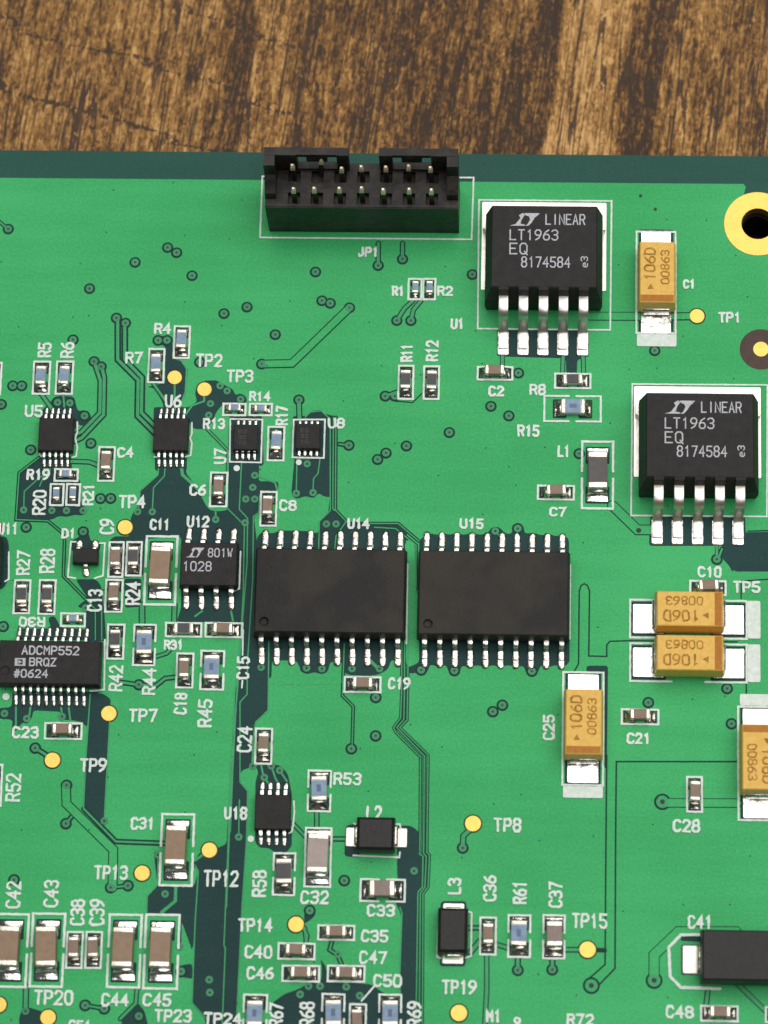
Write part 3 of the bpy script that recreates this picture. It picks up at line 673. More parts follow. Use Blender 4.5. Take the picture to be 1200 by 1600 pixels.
def wood_mat():
    M = bpy.data.materials.new('wood_print'); M.use_nodes = True; nt = M.node_tree; N = nt.nodes; L = nt.links.new
    b = N['Principled BSDF']; geo = N.new('ShaderNodeNewGeometry')
    base = N.new('ShaderNodeMapping'); base.inputs['Scale'].default_value = (1000, 1000, 1000); base.inputs['Rotation'].default_value = (0, 0, math.radians(7)); L(geo.outputs['Position'], base.inputs[0])
    def noise(sx, sy, det=6, rough=0.6, dist=0.0):
        mp = N.new('ShaderNodeMapping'); mp.inputs['Scale'].default_value = (sx, sy, 1); L(base.outputs[0], mp.inputs[0])
        n = N.new('ShaderNodeTexNoise'); n.inputs['Scale'].default_value = 1; n.inputs['Detail'].default_value = det; n.inputs['Roughness'].default_value = rough; n.inputs['Distortion'].default_value = dist
        L(mp.outputs[0], n.inputs['Vector']); return n.outputs['Fac']
    def math_(op, a, c, clamp=False):
        q = N.new('ShaderNodeMath'); q.operation = op; q.use_clamp = clamp
        for i, x in enumerate((a, c)):
            if isinstance(x, (int, float)): q.inputs[i].default_value = x
            else: L(x, q.inputs[i])
        return q.outputs[0]
    sep = N.new('ShaderNodeSeparateXYZ'); L(base.outputs[0], sep.inputs[0])
    wob = noise(0.12, 0.05, 4)
    x = math_('ADD', sep.outputs[0], math_('MULTIPLY', math_('SUBTRACT', wob, 0.5), 5.0))
    u = math_('DIVIDE', math_('ADD', x, 45.0), 90.0, True)
    bands = N.new('ShaderNodeValToRGB'); cr = bands.color_ramp; cr.interpolation = 'EASE'
    stops = WOOD_STOPS
    cr.elements[0].position = stops[0][0]; cr.elements[0].color = (stops[0][1],) * 3 + (1,)
    cr.elements[1].position = stops[-1][0]; cr.elements[1].color = (stops[-1][1],) * 3 + (1,)
    for p_, v_ in stops[1:-1]:
        e = cr.elements.new(p_); e.color = (v_, v_, v_, 1)
    L(u, bands.inputs[0])
    fine = noise(3.0, 0.30, 8, 0.70, 0.6); mid = noise(0.8, 0.16, 6, 0.6, 0.8); spk = noise(2.8, 1.5, 5, 0.7, 0.8)
    f = math_('ADD', bands.outputs[0], math_('MULTIPLY', math_('SUBTRACT', fine, 0.5), 1.9))
    f = math_('ADD', f, math_('MULTIPLY', math_('SUBTRACT', mid, 0.5), 1.3))
    f = math_('ADD', f, math_('MULTIPLY', math_('SUBTRACT', spk, 0.5), 2.1), True)
    # narrow dark grain lines and cross cracks
    ln = noise(1.1, 0.02, 3, 0.5, 0.2)
    line = math_('LESS_THAN', math_('ABSOLUTE', math_('SUBTRACT', ln, 0.5), 0), 0.011)
    cw = noise(0.05, 0.3, 4, 0.55, 0.4)
    yy = math_('ADD', math_('ADD', sep.outputs[1], math_('MULTIPLY', sep.outputs[0], 0.21)), math_('MULTIPLY', math_('SUBTRACT', cw, 0.5), 5.0))
    saw = math_('FRACT', math_('DIVIDE', yy, 6.3), 0)
    near = math_('ABSOLUTE', math_('SUBTRACT', saw, 0.5), 0)
    crack = math_('LESS_THAN', math_('ADD', near, math_('MULTIPLY', math_('SUBTRACT', spk, 0.42), 0.30)), 0.05)
    ln2 = noise(0.33, 0.012, 3, 0.5, 0.1)
    line = math_('MAXIMUM', line, math_('LESS_THAN', math_('ADD', math_('ABSOLUTE', math_('SUBTRACT', ln2, 0.47), 0), math_('MULTIPLY', math_('SUBTRACT', spk, 0.5), 0.03)), 0.008))
    left = math_('LESS_THAN', x, -14.0)
    dark = math_('MAXIMUM', line, math_('MULTIPLY', crack, left))
    f2 = math_('MULTIPLY', f, math_('SUBTRACT', 1.0, math_('MULTIPLY', dark, 0.7)))
    ramp = N.new('ShaderNodeValToRGB'); r = ramp.color_ramp
    r.elements[0].position = 0.0; r.elements[0].color = (0.056, 0.039, 0.029, 1)
    r.elements[1].position = 1.0; r.elements[1].color = (0.72, 0.425, 0.165, 1)
    for p_, c_ in ((0.24, (0.112, 0.066, 0.041)), (0.46, (0.26, 0.134, 0.050)), (0.72, (0.48, 0.257, 0.086))):
        e = r.elements.new(p_); e.color = (*c_, 1)
    L(f2, ramp.inputs[0]); L(ramp.outputs[0], b.inputs['Base Color'])
    b.inputs['Roughness'].default_value = 0.62; b.inputs['Specular IOR Level'].default_value = 0.2
    bp = N.new('ShaderNodeBump'); bp.inputs['Strength'].default_value = 0.5; bp.inputs['Distance'].default_value = 0.0003
    L(f2, bp.inputs['Height']); L(bp.outputs[0], b.inputs['Normal'])
    return M
def wx(px): return ((px - 690) / 17.3 + 45.0) / 90.0
WOOD_STOPS = [(0.0, .5), (wx(0), .56), (wx(300), .60), (wx(330), .34), (wx(358), .28), (wx(375), .62), (wx(412), .62), (wx(430), .42), (wx(600), .40), (wx(625), .27), (wx(780), .36), (wx(838), .26), (wx(850), .84), (wx(925), .80), (wx(965), .40), (wx(985), .16), (wx(1005), .20), (wx(1020), .55), (wx(1200), .52), (1.0, .45)]
WOOD = wood_mat()

# ------------------------------------------------------------------ helpers
LIFT = 5.0                                  # the board stands this high on added, unseen spacers
BT = 1.6                                     # board thickness; the table top lies at -BT
def new_mesh(name, verts, faces, mats, idx=None, smooth=False):
    me = bpy.data.meshes.new(name)
    me.from_pydata([(v[0] * S, v[1] * S, v[2] * S) for v in verts], [], faces)
    for q in (mats if isinstance(mats, (list, tuple)) else [mats]): me.materials.append(q)
    if idx:
        for p_, i in zip(me.polygons, idx): p_.material_index = i
    if smooth:
        for p_ in me.polygons: p_.use_smooth = True
    me.update(); return me
def bm_mesh(name, bm, mats, smooth=False):
    bmesh.ops.recalc_face_normals(bm, faces=bm.faces)
    for v in bm.verts: v.co *= S
    me = bpy.data.meshes.new(name); bm.to_mesh(me); bm.free()
    for q in (mats if isinstance(mats, (list, tuple)) else [mats]): me.materials.append(q)
    if smooth:
        for p_ in me.polygons: p_.use_smooth = True
    return me
def put(name, me, parent, x=0, y=0, z=0, rot=0, label=None, kind=None):
    o = bpy.data.objects.new(name, me); COL.objects.link(o); o.parent = parent
    o.location = (x * S, y * S, z * S); o.rotation_euler = (0, 0, math.radians(rot))
    if label: o['label'] = label
    if kind: o['kind'] = kind
    return o

board = bpy.data.objects.new('circuit_board', None); COL.objects.link(board)
board.empty_display_size = 0.01
board.location = (0, 0, -(BT + LIFT) * S)
board['label'] = 'green printed circuit board populated with chips, capacitors and resistors on the wood table'
board['category'] = 'circuit board'
def onb(name, me, x=0, y=0, z=0, rot=0, label=None, kind=None):   # z measured from the top of the board
    return put(name, me, board, x, y, z + BT + LIFT, rot, label, kind)

def ribbon(points, w, closed=False, caps=True, z=0.0, V=None, F=None, dz=0.0, rough=0.0):
    """mitred strip with round ends; appends to V, F"""
    V = [] if V is None else V; F = [] if F is None else F
    P = [Vector((p_[0], p_[1])) for p_ in points]
    if rough:
        Q = []
        for a, c in zip(P, P[1:] + (P[:1] if closed else [])):
            k = max(1, int((c - a).length / 0.22))
            Q += [a.lerp(c, i / k) for i in range(k)]
        if not closed: Q.append(P[-1])
        dz = dz * len(P) / max(1, len(Q)); P = Q
    n = len(P); h = w / 2
    def nrm(a, b_):
        d = (b_ - a).normalized(); return Vector((-d.y, d.x)), d
    L_, R_ = [], []
    for i in range(n):
        if closed or 0 < i < n - 1:
            n1, _ = nrm(P[i - 1], P[i]); n2, _ = nrm(P[i], P[(i + 1) % n])
            t = n1 + n2
            if t.length < 0.35: mt = n1
            else:
                t.normalize(); mt = t / max(0.5, t.dot(n1))
        elif i == 0: mt, _ = nrm(P[0], P[1])
        else: mt, _ = nrm(P[-2], P[-1])
        ja = 1 + random.uniform(-rough, rough); jb = 1 + random.uniform(-rough, rough)
        L_.append(P[i] + mt * h * ja); R_.append(P[i] - mt * h * jb)
    b0 = len(V)
    for i, (a, c) in enumerate(zip(L_, R_)): V.append((a.x, a.y, z + dz * i)); V.append((c.x, c.y, z + dz * i))
    for i in range(n if closed else n - 1):
        j = (i + 1) % n
        F.append((b0 + 2 * i, b0 + 2 * i + 1, b0 + 2 * j + 1, b0 + 2 * j))
    if caps and not closed:
        for e in (0, n - 1):
            _, d = nrm(P[0], P[1]) if e == 0 else nrm(P[-2], P[-1])
            if e == 0: d = -d
            k = 5; base = math.atan2(d.y, d.x) - math.pi / 2; s0 = len(V); ring = []
            for q in range(1, k):
                a = base + math.pi * q / k
                V.append((P[e].x + h * math.cos(a), P[e].y + h * math.sin(a), z + dz * e)); ring.append(s0 + q - 1)
            l, r_ = b0 + 2 * e, b0 + 2 * e + 1
            F.append(tuple([r_] + ring + [l]) if e != 0 else tuple([l] + ring + [r_]))
    return V, F
def fix_up(me):
    """make flat print face upwards"""
    bm = bmesh.new(); bm.from_mesh(me)
    for f in bm.faces:
        f.normal_update()
        if f.normal.z < 0: f.normal_flip()
    bm.to_mesh(me); bm.free(); return me

LEV = {}
def level(layer, bb, pad=0.02):
    """lowest sheet level of this layer that no overlapping sheet already uses"""
    used = set()
    for (b_, l) in LEV.setdefault(layer, []):
        if bb[0] - pad < b_[2] and bb[2] + pad > b_[0] and bb[1] - pad < b_[3] and bb[3] + pad > b_[1]: used.add(l)
    l = 0
    while l in used: l += 1
    LEV[layer].append((bb, l)); return l
def bbox(pts_, w=0.0):
    xs = [p_[0] for p_ in pts_]; ys = [p_[1] for p_ in pts_]
    return (min(xs) - w, min(ys) - w, max(xs) + w, max(ys) + w)
STEP = 0.0015
Z_BARE, Z_ISLE, Z_GREEN, Z_VIA, Z_PAD, Z_SILK = 0.003, 0.028, 0.036, 0.056, 0.072, 0.085

def flat_poly(name, pts_, z, material):
    bm = bmesh.new(); vs = [bm.verts.new((a, c, z)) for a, c in pts_]
    es = [bm.edges.new((vs[i], vs[(i + 1) % len(vs)])) for i in range(len(vs))]
    bmesh.ops.triangle_fill(bm, edges=es, use_beauty=True)
    return fix_up(bm_mesh(name, bm, material))
def round_poly(pts_, r):
    out = []; n = len(pts_)
    for i in range(n):
        p_, q, s_ = Vector(pts_[i - 1]), Vector(pts_[i]), Vector(pts_[(i + 1) % n])
        a, c = (p_ - q), (s_ - q); ra = min(r, a.length * .45); rc = min(r, c.length * .45)
        A = q + a.normalized() * ra; C_ = q + c.normalized() * rc
        for t in (0, .33, .67, 1): out.append(tuple((1 - t) ** 2 * A + 2 * t * (1 - t) * q + t * t * C_))
    return out
def disc(cx, cy, r, z, V, F, n=20, r_in=0.0, z_in=None):
    b0 = len(V)
    if r_in <= 0:
        for i in range(n): V.append((cx + r * math.cos(2 * math.pi * i / n), cy + r * math.sin(2 * math.pi * i / n), z))
        F.append(tuple(range(b0, b0 + n))); return 1
    zi = z if z_in is None else z_in
    for i in range(n):
        a = 2 * math.pi * i / n
        V.append((cx + r * math.cos(a), cy + r * math.sin(a), z)); V.append((cx + r_in * math.cos(a), cy + r_in * math.sin(a), zi))
    for i in range(n):
        j = (i + 1) % n; F.append((b0 + 2 * i, b0 + 2 * j, b0 + 2 * j + 1, b0 + 2 * i + 1))
    return n

# stroke lettering: 4 wide, 6 tall
G = {
'0': [[(1,0),(3,0),(4,1.2),(4,4.8),(3,6),(1,6),(0,4.8),(0,1.2),(1,0)]], '1': [[(1,4.8),(2.2,6),(2.2,0)]],
'2': [[(0,4.8),(1,6),(3,6),(4,4.9),(4,3.8),(0,0),(4,0)]], '3': [[(0,5.2),(1,6),(3,6),(4,5),(4,4),(3,3.1),(1.6,3.1)],[(3,3.1),(4,2.2),(4,1),(3,0),(1,0),(0,.8)]],
'4': [[(3,0),(3,6),(0,2),(4,2)]], '5': [[(4,6),(.4,6),(.2,3.4),(2.8,3.5),(4,2.5),(4,1),(3,0),(1,0),(0,.8)]],
'6': [[(3.6,6),(1.4,4.8),(0,2.6),(0,1),(1,0),(3,0),(4,1),(4,2.3),(3,3.3),(1,3.3),(0,2.4)]], '7': [[(0,6),(4,6),(1.4,0)]],
'8': [[(1,3.2),(.2,4.1),(.2,5.1),(1,6),(3,6),(3.8,5.1),(3.8,4.1),(3,3.2),(1,3.2),(0,2.2),(0,1),(1,0),(3,0),(4,1),(4,2.2),(3,3.2)]],
'9': [[(.4,0),(2.6,1.2),(4,3.4),(4,5),(3,6),(1,6),(0,5),(0,3.8),(1,2.8),(3,2.8),(4,3.6)]],
'A': [[(0,0),(2,6),(4,0)],[(.7,2),(3.3,2)]], 'B': [[(0,0),(0,6),(3,6),(4,5.2),(4,4),(3,3.2),(0,3.2)],[(3,3.2),(4,2.3),(4,.9),(3,0),(0,0)]],
'C': [[(4,5),(3,6),(1,6),(0,4.8),(0,1.2),(1,0),(3,0),(4,1)]], 'D': [[(0,0),(0,6),(2.6,6),(4,4.6),(4,1.4),(2.6,0),(0,0)]],
'E': [[(4,6),(0,6),(0,0),(4,0)],[(0,3.1),(3,3.1)]], 'I': [[(2,0),(2,6)]], 'J': [[(3.2,6),(3.2,1.2),(2.3,0),(.8,0),(0,1.2)]],
'L': [[(0,6),(0,0),(3.8,0)]], 'M': [[(0,0),(0,6),(2,3),(4,6),(4,0)]], 'N': [[(0,0),(0,6),(4,0),(4,6)]],
'P': [[(0,0),(0,6),(3,6),(4,5.1),(4,3.6),(3,2.7),(0,2.7)]], 'Q': [[(1,0),(3,0),(4,1.2),(4,4.8),(3,6),(1,6),(0,4.8),(0,1.2),(1,0)],[(2.6,1.4),(4.2,-.5)]],
'R': [[(0,0),(0,6),(3,6),(4,5.1),(4,3.8),(3,2.9),(0,2.9)],[(2.4,2.9),(4,0)]], 'S': [[(4,5),(3,6),(1,6),(0,5),(0,4),(1,3.2),(3,2.8),(4,2),(4,1),(3,0),(1,0),(0,1)]],
'T': [[(0,6),(4,6)],[(2,6),(2,0)]], 'U': [[(0,6),(0,1.2),(1,0),(3,0),(4,1.2),(4,6)]], 'W': [[(0,6),(1,0),(2,4),(3,0),(4,6)]], 'Z': [[(0,6),(4,6),(0,0),(4,0)]],
'#': [[(1,0),(1.8,6)],[(2.6,0),(3.4,6)],[(0,2),(4,2)],[(.3,4),(4.2,4)]], 'e': [[(0,2.2),(4,2.2),(4,3),(3,4),(1,4),(0,3),(0,1),(1,0),(3.4,0)]],
}
def text_strokes(txt, w, h, z, sw, V, F, ox=0.0, oy=0.0, wob=0.0, rough=0.0):
    """lettering filling a w x h box centred on (ox, oy)"""
    n = len(txt); W = 4 * n + 1.9 * (n - 1); sx = (w - sw) / W; sy = (h - sw) / 6.0; k = 0
    for i, ch in enumerate(txt):
        if ch == ' ': continue
        for st in G[ch]:
            pl = [(ox - w / 2 + sw / 2 + (i * 5.9 + a) * sx + random.uniform(-wob, wob), oy - h / 2 + sw / 2 + b_ * sy + random.uniform(-wob, wob)) for a, b_ in st]
            ribbon(pl, sw, False, z=z + 0.0005 + 0.010 * (k % 2), V=V, F=F, dz=0.0008, rough=rough)
            k += 1

CACHE = {}
def cached(key, fn):
    if key not in CACHE: CACHE[key] = fn()
    return CACHE[key]

# ------------------------------------------------------------------ the setting
me = new_mesh('table_top', [(-260, -260, 0), (260, -260, 0), (260, 260, 0), (-260, 260, 0), (-260, -260, -25), (260, -260, -25), (260, 260, -25), (-260, 260, -25)],
              [(0, 1, 2, 3), (7, 6, 5, 4), (0, 4, 5, 1), (1, 5, 6, 2), (2, 6, 7, 3), (3, 7, 4, 0)], WOOD)
tt = bpy.data.objects.new('table_top', me); COL.objects.link(tt); tt.location = (0, 0, -(BT + LIFT) * S)
tt['kind'] = 'structure'; tt['label'] = 'worn brown wood-grain table top behind the board'

# ------------------------------------------------------------------ the board itself
X0, X1, Y0, Y1 = -47.0, 36.6, -62.0, 32.53
HX, HY = AT['HOLE']
def slab():
    bm = bmesh.new(); n = 40; hr = 1.40; zt, zb = -0.035, -BT
    rings = []
    for z in (zt, zb):
        o_ = [bm.verts.new(c + (z,)) for c in ((X0, Y0), (X1, Y0), (X1, Y1), (X0, Y1))]
        h_ = [bm.verts.new((HX + hr * math.cos(2 * math.pi * i / n), HY + hr * math.sin(2 * math.pi * i / n), z)) for i in range(n)]
        es = [bm.edges.new((o_[i], o_[(i + 1) % 4])) for i in range(4)] + [bm.edges.new((h_[i], h_[(i + 1) % n])) for i in range(n)]
        bmesh.ops.triangle_fill(bm, edges=es, use_beauty=True); rings.append((o_, h_))
    for f in bm.faces: f.material_index = 0
    for i in range(4):
        j = (i + 1) % 4; f = bm.faces.new((rings[0][0][i], rings[0][0][j], rings[1][0][j], rings[1][0][i])); f.material_index = 1
    for i in range(n):
        j = (i + 1) % n; f = bm.faces.new((rings[0][1][i], rings[0][1][j], rings[1][1][j], rings[1][1][i])); f.material_index = 2
    return bm_mesh('laminate', bm, [RIM_M, EDGE_M, BARREL])
onb('laminate', slab(), label='dark teal bare strip of laminate along the far edge of the board')

pe = 29.93
# keep the copper clear of the mounting hole: the pour ends round the gold ring
def pour2():
    bm = bmesh.new(); R_ = 2.7; n = 28
    a0 = math.radians(118); a1 = math.radians(-72 + 360)
    arc = [(HX + R_ * math.cos(a0 + (a1 - a0) * i / n), HY + R_ * math.sin(a0 + (a1 - a0) * i / n)) for i in range(n + 1)]
    out = [(X0 + .8, pe), (X0 + .8, Y0 + .8), (X1 - .8, Y0 + .8), (X1 - .8, arc[-1][1])] + arc[::-1] + [(HX - 1.02, pe - .25), (HX - 1.2, pe)]
    vs = [bm.verts.new(c + (0.0,)) for c in out]
    es = [bm.edges.new((vs[i], vs[(i + 1) % len(vs)])) for i in range(len(vs))]
    bmesh.ops.triangle_fill(bm, edges=es, use_beauty=True)
    top = bm.faces[:]
    lo = [bm.verts.new((c[0], c[1], -0.034)) for c in out]
    for i in range(len(vs)):
        j = (i + 1) % len(vs); bm.faces.new((vs[i], vs[j], lo[j], lo[i]))
    return bm_mesh('copper_pour', bm, GREEN)
onb('copper_pour', pour2(), label='bright green masked copper area covering most of the board')

# bare areas, split lines, islands
for P_ in BARE:
    q = round_poly(P_, 0.28); l = level('bare', bbox(q))
    onb('bare_area', flat_poly('bare_area', q, Z_BARE + l * STEP, BARE_M))
for w, P_ in SPLIT:
    l = level('bare', bbox(P_, w)); V, F = ribbon(P_, w, z=Z_BARE + l * STEP)
    onb('copper_gap', fix_up(new_mesh('copper_gap', V, F, GAP_M)))
for P_ in ISLE:
    q = round_poly(P_, 0.3); l = level('isle', bbox(q))
    onb('copper_island', flat_poly('copper_island', q, Z_ISLE + l * STEP, GREEN))
for wt, wc, P_ in TRACE:
    V, F, ix = [], [], []
    if wc:
        l = level('bare', bbox(P_, wc)); ribbon(P_, wc, z=Z_BARE + l * STEP, V=V, F=F); ix += [1] * (len(F) - len(ix))
    if wt:
        l = level('green', bbox(P_, wt)); ribbon(P_, wt, z=Z_GREEN + l * STEP, V=V, F=F); ix += [0] * (len(F) - len(ix))
    wide = wt > 0.5
    onb('trace' if wt else 'copper_gap', fix_up(new_mesh('trace', V, F, [GREEN if wide else TRACE_M, GAP_M], ix)))

VT = {'n': (.50, .33, .10), 't': (.50, .34, .08), 'g': (0, .32, .11), 'b': (.70, .52, .21), 'd': (0, 0, .14), 'h': (0, .0, .22)}
for x, y, k in VIA:
    rc, rp, rh = VT[k]
    lb = level('bare', (x - rc, y - rc, x + rc, y + rc)) if rc else 0
    lg = level('green', (x - rp - .1, y - rp - .1, x + rp + .1, y + rp + .1))
    def mk():
        V, F, ix = [], [], []
        if rc: disc(0, 0, rc, Z_BARE + lb * STEP, V, F); ix.append(0)
        zt = Z_VIA
        if rp:
            c = disc(0, 0, rp, zt - .003, V, F, 20, rp * .86, zt + .004); ix += [1] * c
            c = disc(0, 0, rp * .86, zt + .004, V, F, 20, rh, zt + .001); ix += [1] * c
            disc(0, 0, rh * 1.02, zt + .0005, V, F, 12); ix.append(2)
        else:
            disc(0, 0, rh, zt, V, F, 12); ix.append(2)
        return fix_up(new_mesh('via', V, F, [GAP_M, VIA_M if k != 'b' else TRACE_M, HOLE_M], ix))
    onb('via', cached(('via', k, lb), mk), x, y)

for n_, x, y, r in TP:
    lb = level('bare', (x - r, y - r, x + r, y + r), 0.1)
    V, F = [], []; disc(0, 0, r + .09, Z_BARE + lb * STEP, V, F, 32); c0 = len(F)
    c = disc(0, 0, r, Z_PAD - .02, V, F, 32, r * .93, Z_PAD + .006); disc(0, 0, r * .93, Z_PAD + .006, V, F, 32)
    onb('test_pad', fix_up(new_mesh('test_pad', V, F, [GOLD, GAP_M], [1] + [0] * (c + 1))), x, y, label='round gold test pad beside the printed ' + n_ if n_ else 'round gold test pad cut by the left border')

# mounting ring, fiducial
V, F = [], []; disc(0, 0, 2.95, -.02, V, F, 64, 2.90, .05); disc(0, 0, 2.90, .05, V, F, 64, 1.42, .05); disc(0, 0, 1.42, .05, V, F, 64, 1.36, -.9)
onb('mounting_ring', fix_up(new_mesh('mounting_ring', V, F, GOLD)), HX, HY, label='gold ring round the mounting hole at the right corner')
def added_spacer():  # added, unseen supports; the closed black bore keeps the mounting hole dark
    bm = bmesh.new(); n = 6; k = 24; z0, z1 = -BT - LIFT, -BT - .01
    o0, o1 = ([bm.verts.new((2.9 * math.cos(math.pi * i / 3), 2.9 * math.sin(math.pi * i / 3), z)) for i in range(n)] for z in (z0, z1))
    i0, i1 = ([bm.verts.new((1.30 * math.cos(2 * math.pi * i / k), 1.30 * math.sin(2 * math.pi * i / k), z)) for i in range(k)] for z in (z0 + .4, z1))
    for i in range(n): bm.faces.new((o0[i], o0[(i + 1) % n], o1[(i + 1) % n], o1[i]))
    for i in range(k): bm.faces.new((i1[i], i1[(i + 1) % k], i0[(i + 1) % k], i0[i]))
    bm.faces.new(o0[::-1]); bm.faces.new(i0)
    es = [bm.edges.get((o1[i], o1[(i + 1) % n])) for i in range(n)] + [bm.edges.get((i1[i], i1[(i + 1) % k])) for i in range(k)]
    bmesh.ops.triangle_fill(bm, edges=es, use_beauty=True)
    return bm_mesh('added_spacer', bm, mat('added_spacer_black', (0.008, 0.007, 0.006), .6, spec=.2))
sm = added_spacer()
for q in ((HX, HY), (-42.0, HY), (HX, -57.0), (-42.0, -57.0)): onb('added_spacer', sm, *q)
fx, fy = AT['FID']
lb = level('bare', (fx - 2, fy - 2, fx + 2, fy + 2))
V, F = [], []; disc(0, 0, 1.82, Z_BARE + lb * STEP + .012, V, F, 48)
onb('fiducial_ring', fix_up(new_mesh('fiducial_ring', V, F, FIB)), fx, fy, label='bare brown disc round a gold dot at the right border')
V, F = [], []; disc(0, 0, .66, Z_PAD, V, F, 32)
onb('fiducial_dot', fix_up(new_mesh('fiducial_dot', V, F, GOLD)), fx, fy, label='gold dot inside the bare brown disc at the right border')

# ------------------------------------------------------------------ print on the board
for t, x, y, w, h, rot in TEXT:
    l = level('silk', (x - w / 2, y - h / 2, x + w / 2, y + h / 2))
    V, F = [], []
    tw, th = (h, w) if rot in (90, 270) else (w, h)
    text_strokes(t, tw, th, Z_SILK + l * 0.024, 0.205, V, F, wob=0.018, rough=0.25)
    onb('printed_lettering', fix_up(new_mesh('printed_lettering', V, F, SILK_M)), x, y, 0, rot, label='white printed lettering ' + t)
def silk_line(P_, w, closed, name='printed_outline'):
    l = level('silk', bbox(P_, w)); V, F = ribbon(P_, w, closed, z=Z_SILK + l * 0.024, rough=0.18)
    return onb(name, fix_up(new_mesh(name, V, F, SILK_M)))
for w, c, P_ in SILK: silk_line(P_, w, bool(c))
for x, y, r in DOT:
    V, F = [], []; disc(0, 0, r, Z_SILK + .02, V, F, 20); onb('printed_dot', fix_up(new_mesh('printed_dot', V, F, SILK_M)), x, y)
def silk_rect(x, y, w, h, gap, horiz, sw=0.15):
    """chip outline printed as one frame with breaks half way along its long sides"""
    a, b_ = w / 2, h / 2; V, F = [], []
    l = level('silk', (x - a, y - b_, x + a, y + b_)); z = Z_SILK + l * 0.024
    if gap <= 0: ribbon([(-a, -b_), (a, -b_), (a, b_), (-a, b_)], sw, True, z=z, V=V, F=F, rough=.2)
    elif horiz:
        ribbon([(-gap, b_), (-a, b_), (-a, -b_), (-gap, -b_)], sw, z=z, V=V, F=F, rough=.2); ribbon([(gap, b_), (a, b_), (a, -b_), (gap, -b_)], sw, z=z, V=V, F=F, rough=.2)
    else:
        ribbon([(-a, gap), (-a, b_), (a, b_), (a, gap)], sw, z=z, V=V, F=F, rough=.2); ribbon([(-a, -gap), (-a, -b_), (a, -b_), (a, -gap)], sw, z=z, V=V, F=F, rough=.2)
    onb('printed_outline', fix_up(new_mesh('printed_outline', V, F, SILK_M)), x, y)

# ------------------------------------------------------------------ shapes for the components
def box_bm(bm, x0, x1, y0, y1, z0, z1):
    v = [bm.verts.new(c) for c in ((x0, y0, z0), (x1, y0, z0), (x1, y1, z0), (x0, y1, z0), (x0, y0, z1), (x1, y0, z1), (x1, y1, z1), (x0, y1, z1))]
    return [bm.faces.new([v[i] for i in f]) for f in ((3, 2, 1, 0), (4, 5, 6, 7), (0, 1, 5, 4), (1, 2, 6, 5), (2, 3, 7, 6), (3, 0, 4, 7))]
def bev_box(name, x0, x1, y0, y1, z0, z1, bev, material, seg=2):
    bm = bmesh.new(); box_bm(bm, x0, x1, y0, y1, z0, z1)
    bmesh.ops.bevel(bm, geom=bm.edges[:], offset=bev, segments=seg, profile=0.6, affect='EDGES')
    return bm_mesh(name, bm, material)
def moulded(name, L_, W_, z0, zm, z1, draft, material, bev=0.05, dimple=None, cham=0.0):
    """moulded package: widest at the parting line, drafted both ways, optional pin-one dimple sunk in the top"""
    bm = bmesh.new(); a, b_ = L_ / 2, W_ / 2
    dl, du = draft * (zm - z0), draft * (z1 - zm)
    def ring(z, d, dd=0): return [bm.verts.new(c) for c in ((-a + d, -b_ + d + dd, z), (a - d, -b_ + d + dd, z), (a - d, b_ - d, z), (-a + d, b_ - d, z))]
    r0, r1, r2, r3 = ring(z0, dl), ring(zm - .03, 0), ring(zm + .03, 0), ring(z1, du, cham)
    r3b = None
    def wall(p_, q):
        for i in range(4): bm.faces.new((p_[i], p_[(i + 1) % 4], q[(i + 1) % 4], q[i]))
    wall(r0, r1); wall(r1, r2)
    if bev:
        r25 = ring(z1 - bev, du - draft * bev, cham * .8)
        inn = ring(z1, du + bev, cham); 
        for v in r3: bm.verts.remove(v)
        wall(r2, r25); wall(r25, inn); top = inn
    else: wall(r2, r3); top = r3
    bm.faces.new(r0[::-1])
    if not dimple: bm.faces.new(top)
    else:
        dx, dy, dr, dep = dimple; n = 24
        c0 = [bm.verts.new((dx + dr * math.cos(2 * math.pi * i / n), dy + dr * math.sin(2 * math.pi * i / n), z1)) for i in range(n)]
        es = [bm.edges.get((top[i], top[(i + 1) % 4])) or bm.edges.new((top[i], top[(i + 1) % 4])) for i in range(4)]
        es += [bm.edges.new((c0[i], c0[(i + 1) % n])) for i in range(n)]
        bmesh.ops.triangle_fill(bm, edges=es, use_beauty=True)
        prev = c0
        for f_, dz in ((.9, .55), (.7, .85), (.35, 1.0)):
            cur = [bm.verts.new((dx + f_ * dr * math.cos(2 * math.pi * i / n), dy + f_ * dr * math.sin(2 * math.pi * i / n), z1 - dep * dz)) for i in range(n)]
            for i in range(n): bm.faces.new((prev[i], prev[(i + 1) % n], cur[(i + 1) % n], cur[i]))
            prev = cur
        bm.faces.new(prev)
    return bm_mesh(name, bm, material)
